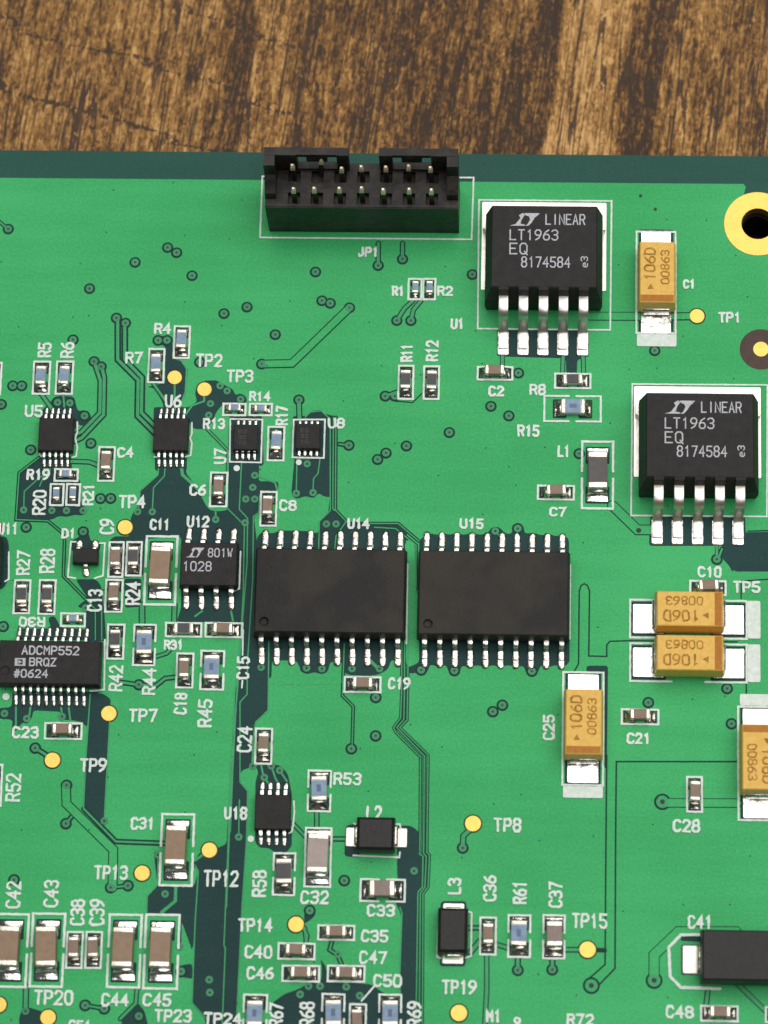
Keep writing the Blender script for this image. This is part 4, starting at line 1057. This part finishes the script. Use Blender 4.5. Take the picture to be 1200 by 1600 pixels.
def strip(name, prof, w, t, material, w2=None):
    """bent metal strip: centre line prof in (y, z), width w along x, thickness t"""
    V, F = [], []; n = len(prof)
    P = [Vector(p_) for p_ in prof]
    for i in range(n):
        d = (P[min(i + 1, n - 1)] - P[max(i - 1, 0)]).normalized(); nn = Vector((-d.y, d.x)) * t / 2
        if i == 0 or i == n - 1: pass
        ww = w / 2
        for s_, q in ((-1, 1), (1, 1), (1, -1), (-1, -1)):
            p_ = P[i] + nn * q; V.append((s_ * ww, p_.x, p_.y))
    for i in range(n - 1):
        a, c = 4 * i, 4 * i + 4
        for k in range(4): F.append((a + k, a + (k + 1) % 4, c + (k + 1) % 4, c + k))
    F.append((0, 1, 2, 3)[::-1]); F.append((4 * n - 4, 4 * n - 3, 4 * n - 2, 4 * n - 1))
    me = new_mesh(name, V, F, material)
    bm = bmesh.new(); bm.from_mesh(me); bmesh.ops.recalc_face_normals(bm, faces=bm.faces)
    bmesh.ops.bevel(bm, geom=[e for e in bm.edges if e.calc_face_angle(0) > 0.9], offset=t * .16 * S, segments=2, profile=.5, affect='EDGES')
    bm.to_mesh(me); bm.free()
    for p_ in me.polygons: p_.use_smooth = True
    me.set_sharp_from_angle(angle=math.radians(40))
    return me
def gull(y0, ze, ytoe, foot, t, zf=0.10):
    """gull-wing centre line running towards -y: shoulder, curved drop, foot on the pad"""
    heel = ytoe - foot; sh = heel - .04; r = min(.22 * (ze - zf), .12 + t * .5)
    zb = zf + t / 2
    pts_ = [(y0 - .12, ze), (sh - r, ze)]
    for a in (30, 60, 85): pts_.append((sh - r + r * math.sin(math.radians(a)), ze - r * (1 - math.cos(math.radians(a)))))
    hx = heel
    for a in (85, 60, 30, 0): pts_.append((hx + r * (1 - math.sin(math.radians(a))) - r * .2, zb + r * (1 - math.cos(math.radians(a)))))
    pts_.append((ytoe, zb))
    return [(-p_[0], p_[1]) for p_ in pts_]
def pad_mesh(w, h, dome=0.05, t=0.03, oval=False, material=None):
    """tinned pad with rounded corners and a slightly domed solder surface; w along x, h along y"""
    def mk():
        V, F = [], []; r = min(w, h) * .46 if oval else min(min(w, h) * .18, .12)
        ring = []
        for cx, cy, a0 in ((w / 2 - r, h / 2 - r, 0), (-w / 2 + r, h / 2 - r, 90), (-w / 2 + r, -h / 2 + r, 180), (w / 2 - r, -h / 2 + r, 270)):
            for k in range(4):
                a = math.radians(a0 + 30 * k); ring.append((cx + r * math.cos(a), cy + r * math.sin(a)))
        n = len(ring)
        for s_, z in ((1, 0), (1, t), (.86 if dome > .025 else .985, t + dome * .5), (.6 if dome > .025 else .97, t + dome * .9)):
            for q in ring: V.append((q[0] * s_, q[1] * s_, z))
        for l in range(3):
            for i in range(n):
                j = (i + 1) % n; F.append((l * n + i, l * n + j, (l + 1) * n + j, (l + 1) * n + i))
        F.append(tuple(range(3 * n, 4 * n)))
        me = new_mesh('solder_pad', V, F, material or (SOLDER_D if oval else SOLDER))
        for p_ in me.polygons: p_.use_smooth = dome > .025
        return me
    return cached(('pad', round(w, 3), round(h, 3), dome, oval), mk)
def bare_rect(x, y, w, h):
    l = level('bare', (x - w / 2, y - h / 2, x + w / 2, y + h / 2))
    onb('bare_area', cached(('br', round(w, 2), round(h, 2), l), lambda: flat_poly('bare_area', round_poly([(-w / 2, -h / 2), (w / 2, -h / 2), (w / 2, h / 2), (-w / 2, h / 2)], .12), Z_BARE + l * STEP, BARE_M)), x, y)

# ------------------------------------------------------------------ two-terminal chips
#        length, width, height, pad length, pad gap, body material, terminal length
STY = {'cb': (1.62, .84, .80, .78, 1.00, C_BROWN, .34), 'cB': (3.25, 1.68, 1.35, 1.45, 2.05, C_TAN, .48), 'cp': (3.2, 1.70, 1.1, 1.15, 2.2, C_PINK, .48),
       'cm': (2.05, 1.28, .85, 1.0, 1.25, C_MAUVE, .45), 'rb': (1.62, .84, .48, .78, 1.00, ALUM, .30), 'rB': (2.05, 1.27, .55, .95, 1.25, ALUM, .38),
       'rk': (1.62, .84, .48, .78, 1.00, ALUM, .30), 'rK': (2.05, 1.27, .55, .95, 1.25, ALUM, .38), 'rs': (1.02, .53, .36, .52, .55, ALUM, .20), 'lf': (3.2, 1.62, 1.15, 1.3, 2.2, FERR, .55)}
DESC = {'cb': 'small brown ceramic chip capacitor', 'cB': 'large brown ceramic chip capacitor', 'cp': 'long pale pinkish ceramic chip capacitor', 'cm': 'mid-sized mauve ceramic chip capacitor',
        'rb': 'small blue-topped chip resistor', 'rB': 'larger blue-topped chip resistor', 'rk': 'small black-topped chip resistor', 'rK': 'larger black-topped chip resistor',
        'rs': 'tiny blue-grey chip resistor', 'lf': 'dark grey ferrite chip bead'}
def terminal_mesh(sty):
    L_, W_, H_, pl, pg, bm_, tl = STY[sty]
    def mk():
        bm = bmesh.new(); e = .02
        box_bm(bm, -L_ / 2 - e, -L_ / 2 + tl, -W_ / 2 - e, W_ / 2 + e, .075, .085 + H_ + e)
        bmesh.ops.bevel(bm, geom=bm.edges[:], offset=min(.11, tl * .3), segments=3, profile=.55, affect='EDGES')
        me = bm_mesh('terminal', bm, CAPTIN)
        for p_ in me.polygons: p_.use_smooth = True
        return me
    return cached(('term', sty), mk)
def fillet_mesh(sty):
    """soldered pad: flat tin outside, concave climb up the end of the chip; local -x end"""
    L_, W_, H_, pl, pg, bm_, tl = STY[sty]
    def mk():
        V, F = [], []; xo = -(pg / 2 + pl); xi = -pg / 2; xe = -L_ / 2 - .015; w = W_ / 2 + (.10 if L_ > 1.2 else .05)
        span = max(.12, xe - xo); hh = min(.55 * H_, span * .62)
        flat = [(xo, .0, .96), (xo, .03, .98), (xo + span * .12, .045, 1), (xo + span * .62, .052, 1), (xo + span * .78, .07 + hh * .10, .97), (xo + span * .90, .07 + hh * .42, .93), (xe, .07 + hh * .9, .88), (xi, .07 + .02, .9)]
        slope = [(xo, .0, .94), (xo, .02, .97), (xo + span * .16, .04, 1), (xo + span * .36, .075, .99), (xo + span * .62, .07 + hh * .28, .95), (xo + span * .84, .07 + hh * .68, .91), (xe, .07 + hh, .86), (xi, .07 + .02, .9)]
        prof = flat if L_ > 3 else slope
        for x, z, f in prof:
            for q in (-1, -.93, .93, 1): V.append((x, q * w * f, (z if abs(q) < .95 else z * .35)))
        for i in range(len(prof) - 1):
            for k in range(3): F.append((4 * i + k, 4 * i + 4 + k, 4 * i + 5 + k, 4 * i + 1 + k))
        me = new_mesh('solder_pad', V, F, SOLDER if L_ > 3 else SOLDER_D)
        for p_ in me.polygons: p_.use_smooth = True
        return fix_up(me)
    return cached(('fil', sty), mk)
for ref, sty, ori, x, y, w, h in CHIP:
    L_, W_, H_, pl, pg, bmat, tl = STY[sty]
    rot = 0 if ori == 'H' else 90
    rot += random.gauss(0, 1.5); jx, jy = random.uniform(-.045, .045), random.uniform(-.045, .045)
    name = {'c': 'chip_capacitor', 'r': 'chip_resistor', 'l': 'ferrite_bead'}[sty[0]]
    lab = DESC[sty] + ' beside the printed ' + ref
    if ref in ('R3', 'C49'): lab = DESC[sty] + (' cut by the left border above U5' if ref == 'R3' else ' cut by the right border at the bottom')
    big = sty in ('cB', 'lf', 'rB', 'rK', 'cm')
    silk_rect(x, y, w - .15, h - .15, .32 if big else 0, ori == 'H', .20 if sty in ('cB', 'lf') else .17)
    for s_ in (-1, 1):
        d = s_ * (pg + pl) / 2
        px, py = (x + d, y) if ori == 'H' else (x, y + d)
        bw, bh = (pl + .22, W_ + .42) if ori == 'H' else (W_ + .42, pl + .22)
        if sty == 'rs': bw, bh = bw - .12, bh - .2
        bare_rect(px, py, bw, bh)
        so = onb('solder_pad', fillet_mesh(sty), x, y, Z_PAD - .02, (0 if ori == 'H' else 90) + (0 if s_ < 0 else 180)); so.scale.z = random.uniform(.7, 1.5)
    e = .03 if sty[0] != 'r' else 0
    body = onb(name, cached(('chip', sty), lambda: bev_box(name, -L_ / 2 + .03, L_ / 2 - .03, -W_ / 2, W_ / 2, .085, .085 + H_, .07 if sty[0] != 'r' else .03, bmat)), x + jx, y + jy + (.14 if ori == 'V' and sty != 'rs' else .05), Z_PAD - .02, rot, lab)
    put('terminal', terminal_mesh(sty), body); put('terminal', terminal_mesh(sty), body, rot=180)
    if sty[0] == 'r':
        om = R_BLUE if sty in ('rb', 'rB', 'rs') else R_BLACK
        put('overcoat', cached(('over', sty), lambda: bev_box('overcoat', -L_ / 2 + tl + .02, L_ / 2 - tl - .02, -W_ / 2 + .015, W_ / 2 - .015, .085 + H_ - .04, .085 + H_ + .045, .035, om)), body)
        if sty == 'rB':
            put('trim_window', cached(('tw',), lambda: bev_box('trim_window', -.30, .30, -.17, .17, .085 + H_ + .03, .085 + H_ + .055, .01, mat('resistor_film', (0.07, 0.13, 0.25), .35, var=.2))), body)

# ------------------------------------------------------------------ tantalum capacitors
for ref, rot, x, y, w, h, bx, by, bw, bh in TANT:
    lens = w if rot == 180 else h
    silk_rect(x, y, w - .16, h - .16, 0 if ref != 'lower of the stacked pair' else 1.4, rot == 180, .17)
    l = level('silk', (bx - bw / 2, by - bh / 2, bx + bw / 2, by + bh / 2))
    onb('printed_block', flat_poly('printed_block', round_poly([(bx - bw / 2, by - bh / 2), (bx + bw / 2, by - bh / 2), (bx + bw / 2, by + bh / 2), (bx - bw / 2, by + bh / 2)], .15), Z_SILK + l * .024, SILK_M))
    lab = {'C1': 'yellow tantalum capacitor standing beside the printed C1', 'C25': 'yellow tantalum capacitor standing beside the printed C25', 'right': 'yellow tantalum capacitor cut by the right border, brown band at the top'}.get(ref, 'yellow tantalum capacitor below the printed C10, ' + ref.replace('stacked', 'touching'))
    for s_ in (-1, 1):
        d = s_ * 3.35
        px, py = (x + d, y) if rot == 180 else (x, y + d)
        bare_rect(px, py, *((3.0, 2.95) if rot == 180 else (2.95, 3.0)))
        onb('solder_pad', pad_mesh(2.6, 2.55, .02), px, py, Z_PAD - .02, 0)
    body = onb('tantalum_capacitor', cached(('tant',), lambda: moulded('tantalum_capacitor', 5.75, 3.26, .22, 1.25, 2.65, .11, TANT_M, .07)), x, y + (.25 if rot == 180 else 0), Z_PAD, rot, lab)
    def band():
        bm = bmesh.new(); a = 2.875; z = 2.657; q = .11 * 1.4
        vs = [(-a + q + .08, -1.63 + q + .07, z), (-a + .82, -1.63 + q + .07, z), (-a + .82, 1.63 - q - .07, z), (-a + q + .08, 1.63 - q - .07, z)]
        bm.faces.new([bm.verts.new(v) for v in vs]); return fix_up(bm_mesh('polarity_band', bm, BAND_M))
    put('polarity_band', cached(('band',), band), body)
    def marks():
        V, F = [], []
        text_strokes('106D', 3.0, 1.0, 2.655, .15, V, F, .72, .62, .03, .35); text_strokes('00863', 3.1, .78, 2.655, .12, V, F, .45, -.68, .03, .35)
        b0 = len(V); V += [(-1.55, .28, 2.655), (-1.05, .55, 2.655), (-1.55, .85, 2.655)]; F.append((b0, b0 + 1, b0 + 2))
        return fix_up(new_mesh('marking', V, F, ENGR_M))
    put('marking', marks(), body, label='burnt brown lettering with a small triangle')
    for s_ in (-1, 1):
        def tab(): return strip('terminal', [(2.6, 1.25), (2.86, 1.25), (2.96, 1.2), (3.0, 1.1), (3.0, .35), (2.96, .2), (2.86, .13), (2.0, .13)], 2.2, .13, TIN)
        put('terminal', cached(('ttab',), tab), body, rot=90 * s_)

# ------------------------------------------------------------------ leaded chips
def lead_chip(ref, cx, cy, L_, W_, z1, pitch, n, toe, lw, foot, label, t=.2, dimple=None, z0=.12, pad=(None, None), rot=0, marks=None, tops=None, bots=None, material=EPOXY):
    zm = z0 + (z1 - z0) * .46
    body = onb('integrated_circuit', moulded('integrated_circuit', L_, W_, z0, zm, z1, .12, material, .075 if L_ > 8 else .05, dimple), cx, cy, Z_PAD - .02, rot, label)
    prof = gull(W_ / 2, zm, toe / 2, foot, t, .10)
    lm_ = cached(('lead', round(W_, 2), round(toe, 2), lw, z1), lambda: strip('lead', prof, lw, t, TIN))
    pw, ph = pad[0] or lw * 1.35, pad[1] or foot * 1.9
    for side, cnt in ((-1, bots if bots is not None else n), (1, tops if tops is not None else n)):
        xs = [(i - (n - 1) / 2) * pitch for i in range(n)] if not isinstance(cnt, list) else cnt
        for xx in xs:
            put('lead', lm_, body, xx, 0, 0, 0 if side < 0 else 180)
            yy = side * (toe / 2 - foot / 2 + ph * .17)
            c, s_ = math.cos(math.radians(rot)), math.sin(math.radians(rot))
            onb('solder_pad', pad_mesh(pw, ph, .10, oval=True), cx + c * xx - s_ * yy, cy + s_ * xx + c * yy, Z_PAD - .02, rot)
    if marks:
        V, F = [], []
        for a in marks: text_strokes(a[0], a[3], a[4], z1 + .004, a[5], V, F, a[1], a[2])
        for poly in (LOGOS.get(ref) or []):
            b0 = len(V); V += [(q[0], q[1], z1 + .004) for q in poly]; F.append(tuple(range(b0, b0 + len(poly))))
        put('marking', fix_up(new_mesh('marking', V, F, MARK)), body, label='pale laser lettering on the black chip')
    return body
def lt_logo(ox, oy, w, h):
    """slanted L and T mark"""
    Lp = [(.0, .0), (.20, .14), (.36, .62), (.30, .82), (.42, 1.0), (.50, 1.0), (.50, .86), (.40, .50), (.36, .16), (.52, .08), (.50, .0)]
    Tp = [(.46, 1.0), (1.0, 1.0), (.92, .80), (.84, .66), (.72, .22), (.62, .0), (.52, .0), (.60, .14), (.68, .52), (.64, .74), (.52, .84)]
    return [[(ox + a * w, oy + b_ * h) for a, b_ in P_] for P_ in (Lp[::-1], Tp[::-1])]
def fr(x0, y0, x1, y1): return [(x0, y0), (x1, y0), (x1, y1), (x0, y1)]
LOGOS = {'U12': lt_logo(-1.95, .55, 1.55, .85),
         'AD': [fr(-2.90, -.33, -2.0, -.22), fr(-2.90, .22, -2.0, .33), fr(-2.90, -.218, -2.66, .218), fr(-2.24, -.218, -2.0, .218), [(-2.6, -.17), (-2.28, 0), (-2.6, .17)]]}
lead_chip('U14', *AT['U14'], 12.75, 7.5, 2.5, 1.27, 10, 10.35, .42, .85, 'left one of the two large black twenty-lead chips, below the printed U14', t=.24, dimple=(-5.42, -2.72, .40, .26), pad=(.60, 1.75), material=WORN)
lead_chip('U15', *AT['U15'], 12.75, 7.5, 2.5, 1.27, 10, 10.35, .42, .85, 'right one of the two large black twenty-lead chips, below the printed U15', t=.24, dimple=(-5.42, -2.72, .40, .26), pad=(.60, 1.75), material=WORN)
lead_chip('U12', *AT['U12'], 4.9, 3.9, 1.6, 1.27, 4, 6.1, .42, .65, 'black eight-lead chip with a slanted logo below the printed U12', t=.2, pad=(.58, 1.35), marks=[('801W', .95, .98, 2.1, .80, .10), ('1028', -.95, -.22, 2.45, .88, .11)])
lead_chip('AD', *AT['AD'], 8.65, 3.9, 1.6, .635, 10, 6.05, .26, .55, 'black twenty-lead chip with three lines of pale lettering at the left border', t=.2, pad=(.36, 1.05), dimple=(-3.65, -.75, .40, .12),
          marks=[('ADCMP552', .05, 1.02, 4.85, .80, .13), ('BRQZ', -.55, .02, 2.3, .75, .12), ('#0624', -1.5, -.98, 2.9, .75, .12)])
lead_chip('U5', *AT['U5'], 3.05, 3.0, 1.0, .5, 5, 4.9, .23, .45, 'small black ten-lead chip below the printed U5', t=.15, pad=(.3, .75))
lead_chip('U6', *AT['U6'], 3.05, 3.0, 1.0, .5, 5, 4.9, .23, .45, 'small black ten-lead chip below the printed U6', t=.15, pad=(.3, .75))
lead_chip('U18', *AT['U18'], 3.0, 3.0, 1.0, .65, 4, 4.9, .30, .45, 'small black eight-lead chip beside the printed U18', t=.15, pad=(.38, .75))
u7 = lead_chip('U7', *AT['U7'], 2.15, 2.3, .85, .5, 4, 3.3, .23, .4, 'tiny black eight-lead chip beside the printed U7', t=.14, pad=(.3, .6))
u8 = lead_chip('U8', *AT['U8'], 2.15, 2.3, .85, .5, 4, 3.0, .23, .36, 'tiny black eight-lead chip in a white frame beside the printed U8', t=.14, pad=(.3, .5))
for u in (u7, u8):
    V, F = [], []
    text_strokes('E0', .7, .35, .854, .07, V, F, -.3, .5); text_strokes('3Z', .7, .35, .854, .07, V, F, -.3, 0); text_strokes('10', .7, .35, .854, .07, V, F, -.3, -.5)
    put('marking', fix_up(new_mesh('marking', V, F, FAINT)), u, label='faint worn marking')
lead_chip('U11', *AT['U11'], 4.9, 3.9, 1.6, 1.27, 4, 6.1, .42, .65, 'black chip cut by the left border below the printed U11', t=.2, pad=(.58, 1.3))
d1 = lead_chip('D1', *AT['D1'], 2.2, 1.35, 1.05, .65, 3, 2.45, .34, .3, 'small black three-lead diode beside the printed D1', t=.14, tops=[-.68, .68], bots=[0.0], pad=(.62, .85))
d1.name = 'diode'

# ------------------------------------------------------------------ five-lead regulators
def regulator(px, py, label):
    """origin: middle of the five pads"""
    R = lambda q: q                                  # layout in mm, relative to the pad row
    by0, by1 = 2.95, 11.0                           # body front and rear at the board
    bm = bmesh.new()
    z1, zm = 4.45, 2.35; a = 5.02
    def ring(z, x, f, r_, ch=0):
        return [bm.verts.new(c) for c in ((-x, f, z), (x, f, z), (x, r_ - ch, z), (x - ch, r_, z), (-x + ch, r_, z), (-x, r_ - ch, z))]
    rs = [ring(.05, a - .12, by0 + .1, by1), ring(1.35, a, by0, by1), ring(2.1, a, by0, by1, .02), ring(z1 - .08, a - .52, by0 + .62, by1 - .05, .06), ring(z1, a - .60, by0 + .72, by1 - .12, .08)]
    for p_, q in zip(rs, rs[1:]):
        for i in range(6): bm.faces.new((p_[i], p_[(i + 1) % 6], q[(i + 1) % 6], q[i]))
    bm.faces.new(rs[0][::-1]); bm.faces.new(rs[-1])
    bmesh.ops.remove_doubles(bm, verts=bm.verts, dist=.005)
    for v in bm.verts: v.co.y -= 7.0
    body = onb('voltage_regulator', bm_mesh('voltage_regulator', bm, EPOXY), px, py + 7.0, Z_PAD - .02, 0, label)
    # lead dams on the front wall, tab, leads
    def dam():
        b2 = bmesh.new()
        vs = [(-.42, -3.62, 4.40), (.42, -3.62, 4.40), (.42, -3.3, 4.44), (-.42, -3.3, 4.44), (-.47, -3.92, 3.0), (.47, -3.92, 3.0), (.47, -3.3, 3.0), (-.47, -3.3, 3.0)]
        v = [b2.verts.new(c) for c in vs]
        for f in ((0, 1, 2, 3), (4, 5, 1, 0), (5, 6, 2, 1), (7, 4, 0, 3), (6, 7, 3, 2), (7, 6, 5, 4)): b2.faces.new([v[i] for i in f])
        return bm_mesh('lead_dam', b2, EPOXY)
    def tab():
        b2 = bmesh.new(); z0, z = .06, 1.32
        out = [(-4.95, -3.4), (4.95, -3.4), (4.95, 2.9), (5.28, 3.1), (5.28, 4.55), (5.0, 5.1), (4.6, 5.45), (-4.6, 5.45), (-5.0, 5.1), (-5.28, 4.55), (-5.28, 3.1), (-4.95, 2.9)]
        lo = [b2.verts.new(c + (z0,)) for c in out]; hi = [b2.verts.new(c + (z,)) for c in out]
        b2.faces.new(hi); b2.faces.new(lo[::-1])
        for i in range(len(out)): b2.faces.new((lo[i], lo[(i + 1) % len(out)], hi[(i + 1) % len(out)], hi[i]))
        bmesh.ops.bevel(b2, geom=[e for e in b2.edges if abs(e.verts[0].co.z - e.verts[1].co.z) < .1 and e.verts[0].co.z > 1], offset=.08, segments=2, affect='EDGES')
        return bm_mesh('metal_tab', b2, TIN2)
    put('metal_tab', cached(('tab',), tab), body)
    prof = [(-3.6, 3.28), (-4.6, 3.28), (-4.95, 3.24), (-5.22, 3.10), (-5.42, 2.84), (-5.53, 2.45), (-5.60, 1.8), (-5.66, 1.0), (-5.74, .52), (-5.92, .26), (-6.2, .17), (-6.4, .165), (-7.5, .165)]
    ld = cached(('dlead',), lambda: strip('lead', prof, .82, .30, TIN2))
    for i in range(5):
        xx = (i - 2) * 1.70
        put('lead', ld, body, xx); put('lead_dam', cached(('dam',), dam), body, xx)
        onb('solder_pad', pad_mesh(1.02, 2.35, .05), px + xx, py + .1, Z_PAD - .02)
    onb('solder_pad', pad_mesh(10.75, 8.05, .01, material=TIN2), px, py + 8.9, Z_PAD - .02, label='wide tinned pad under the ' + label.split(' ')[0] + ' black regulator')
    V, F = [], []; z = z1 + .004
    for poly in lt_logo(-2.95, 2.12, 2.55, 1.15):
        b0 = len(V); V += [(q[0], q[1], z) for q in poly]; F.append(tuple(range(b0, b0 + len(poly))))
    text_strokes('LINEAR', 3.4, 1.0, z, .115, V, F, 1.78, 2.72)
    text_strokes('LT1963', 4.15, 1.0, z, .115, V, F, -.88, 1.30); text_strokes('EQ', 1.55, 1.05, z, .115, V, F, -2.18, .05); text_strokes('8174584', 4.2, 1.0, z, .115, V, F, .15, -1.15)
    put('marking', fix_up(new_mesh('marking', V, F, MARK)), body, label='pale lettering in four lines with a slanted logo')
    V, F = [], []; text_strokes('e3', 1.0, .62, z, .085, V, F)
    put('small_marking', fix_up(new_mesh('small_marking', V, F, MARK)), body, 3.42, -1.1, 0, 90, 'tiny sideways lettering')
    return body
regulator(13.29, 15.11, 'upper black five-lead regulator with a metal tab, right of the printed U1')
regulator(26.49, -1.52, 'lower black five-lead regulator with a metal tab, at the right border')

# ------------------------------------------------------------------ pin header
def header():
    x0, x1, y0, y1 = -10.5, 5.95, 25.15, 29.2
    ox, oy = (x0 + x1) / 2, (y0 + y1) / 2; zf = 6.0
    hx_ = (x1 - x0) / 2; hy_ = (y1 - y0) / 2
    pins = [(-8.05 + 1.96 * i - ox, yy - oy) for yy in (25.98, 27.95) for i in range(7)]
    bm = bmesh.new()
    box_bm(bm, -hx_, hx_, -hy_, hy_, .05, zf - .7)
    # lattice that leaves a square well round every pin
    r = .52; xs = sorted(set(round(p_[0], 4) for p_ in pins)); ys = sorted(set(round(p_[1], 4) for p_ in pins))
    yb = [-hy_] + [v for y_ in ys for v in (y_ - r, y_ + r)] + [hy_]
    for i in range(0, len(yb), 2): box_bm(bm, -hx_, hx_, yb[i], yb[i + 1], zf - .7, zf)
    xb = [-hx_] + [v for x_ in xs for v in (x_ - r, x_ + r)] + [hx_]
    for y_ in ys:
        for i in range(0, len(xb), 2): box_bm(bm, xb[i], xb[i + 1], y_ - r, y_ + r, zf - .7, zf - .012)
    bmesh.ops.bevel(bm, geom=[e for e in bm.edges if (e.verts[0].co.y < -hy_ + .01 and e.verts[1].co.y < -hy_ + .01 and e.verts[0].co.z > zf - .02 and e.verts[1].co.z > zf - .02)], offset=.08, segments=2, affect='EDGES')
    body = onb('pin_header', bm_mesh('pin_header', bm, PLASTIC), ox, oy, .02, 0, 'black fourteen-pin header with tall rear walls at the far board edge, above the printed JP1')
    # rear wall: two halves either side of the polarising notch, each with a latch window
    zt = 9.55; t = .7
    def half(a, c, wa, wc, lip):
        b2 = bmesh.new(); y0_, y1_ = hy_ - t, hy_
        box_bm(b2, a, wa, y0_, y1_, zf, zt); box_bm(b2, wc, c, y0_, y1_, zf, zt)
        box_bm(b2, wa, wc, y0_ + .05, y1_, zt - .55, zt - .003)                       # top rail
        m_ = (wc - wa) * .24
        box_bm(b2, wa + m_, wc - m_, y0_ + .1, y1_ - .05, zt - 1.75, zt - .55)      # latch tongue
        box_bm(b2, wa, wc, y0_ + .05, y1_, zf, zf + .35)
        return bm_mesh('rear_wall', b2, PLASTIC)
    put('rear_wall', half(-hx_, -hx_ + 7.15, -hx_ + 2.75, -hx_ + 6.15, 1), body)
    put('rear_wall', half(-hx_ + 9.75, hx_, -hx_ + 10.85, -hx_ + 14.15, 1), body)
    def side(s_):
        b2 = bmesh.new(); xa, xc = (-hx_, -hx_ + .95) if s_ < 0 else (hx_ - .95, hx_)
        v = []
        for x_ in (xa, xc):
            for y_, z_ in ((hy_ - t - .003, zf), (hy_ - t - .003, zt - .05), (hy_ - 1.6, zt - .1), (hy_ - 1.75, zf + 1.7), (-hy_ + .9, zf + .9), (-hy_ + .75, zf)): v.append(b2.verts.new((x_, y_, z_)))
        n = 6; b2.faces.new(v[:n]); b2.faces.new(v[n:][::-1])
        for i in range(n): b2.faces.new((v[i], v[(i + 1) % n], v[n + (i + 1) % n], v[n + i]))
        return bm_mesh('side_wall', b2, PLASTIC)
    put('side_wall', side(-1), body); put('side_wall', side(1), body)
    def pin():
        b2 = bmesh.new(); q = .20; h = 8.45
        rings = []
        for z_, w_ in ((zf - .75, q), (h - .82, q), (h - .30, q * .85), (h, q * .45)): rings.append([b2.verts.new((sx * w_, sy * w_, z_)) for sx, sy in ((-1, -1), (1, -1), (1, 1), (-1, 1))])
        for p_, s_ in zip(rings, rings[1:]):
            for i in range(4): b2.faces.new((p_[i], p_[(i + 1) % 4], s_[(i + 1) % 4], s_[i]))
        b2.faces.new(rings[-1])
        for f in b2.faces: f.material_index = 1 if f.calc_center_median().z > h - .8 else 0
        return bm_mesh('pin', b2, [mat('pin_shank_shade', (.035, .025, .017), .5, 0.0, var=.4, spec=.3), mat('pin_plate_glint', (.80, .70, .52), .35, .25, var=.15)])  # shade put into the shank colour, glint into the pale tip
    pm = pin()
    for i, (a, c) in enumerate(pins):
        o = put('pin', pm, body, a + random.uniform(-.05, .05), c + random.uniform(-.05, .05), 0)
        o.rotation_euler = (math.radians(random.uniform(-1, 1)), math.radians(random.uniform(-1, 1)), 0)
        if i == 8: o.rotation_euler = (math.radians(-5), math.radians(3), 0)
        o.scale.z = random.uniform(.985, 1.015)
header()

# ------------------------------------------------------------------ black moulded coils and the large capacitor at the right
def moulded_two(name, x, y, L_, W_, H_, rot, pw, ph, poff, label, groove=False):
    c, s_ = math.cos(math.radians(rot)), math.sin(math.radians(rot))
    for q in (-1, 1):
        onb('solder_pad', pad_mesh(pw, ph, .03, material=TIN2), x + c * q * poff, y + s_ * q * poff, Z_PAD - .02, rot)
    body = onb(name, moulded(name, L_, W_, .15, H_ * .5, H_, .09, EPOXY2, .2 if H_ < 2.5 else .1), x, y, Z_PAD, rot, label)
    for q in (-1, 1):
        tm = strip('terminal', [(L_ / 2 - .25, H_ * .5), (L_ / 2 + .05, H_ * .48), (L_ / 2 + .14, H_ * .4), (L_ / 2 + .15, .3), (L_ / 2 + .1, .14), (L_ / 2 - .5, .12)], W_ * .5, .14, SOLDER_D)
        put('terminal', tm, body, rot=-90 * q)
    return body
moulded_two('inductor', AT['L2'][0] - .05, AT['L2'][1] + .18, 3.2, 2.85, 1.9, 0, 1.45, 1.68, 1.84, 'black moulded coil lying below the printed L2')
moulded_two('inductor', AT['L3'][0], AT['L3'][1], 3.75, 2.5, 1.9, 90, 1.25, 1.85, 1.9, 'black moulded coil standing below the printed L3')
big = moulded_two('moulded_capacitor', 30.3, -37.62, 7.5, 4.3, 2.9, 0, 3.2, 2.45, 3.6, 'large black moulded capacitor at the right border below the printed C41')
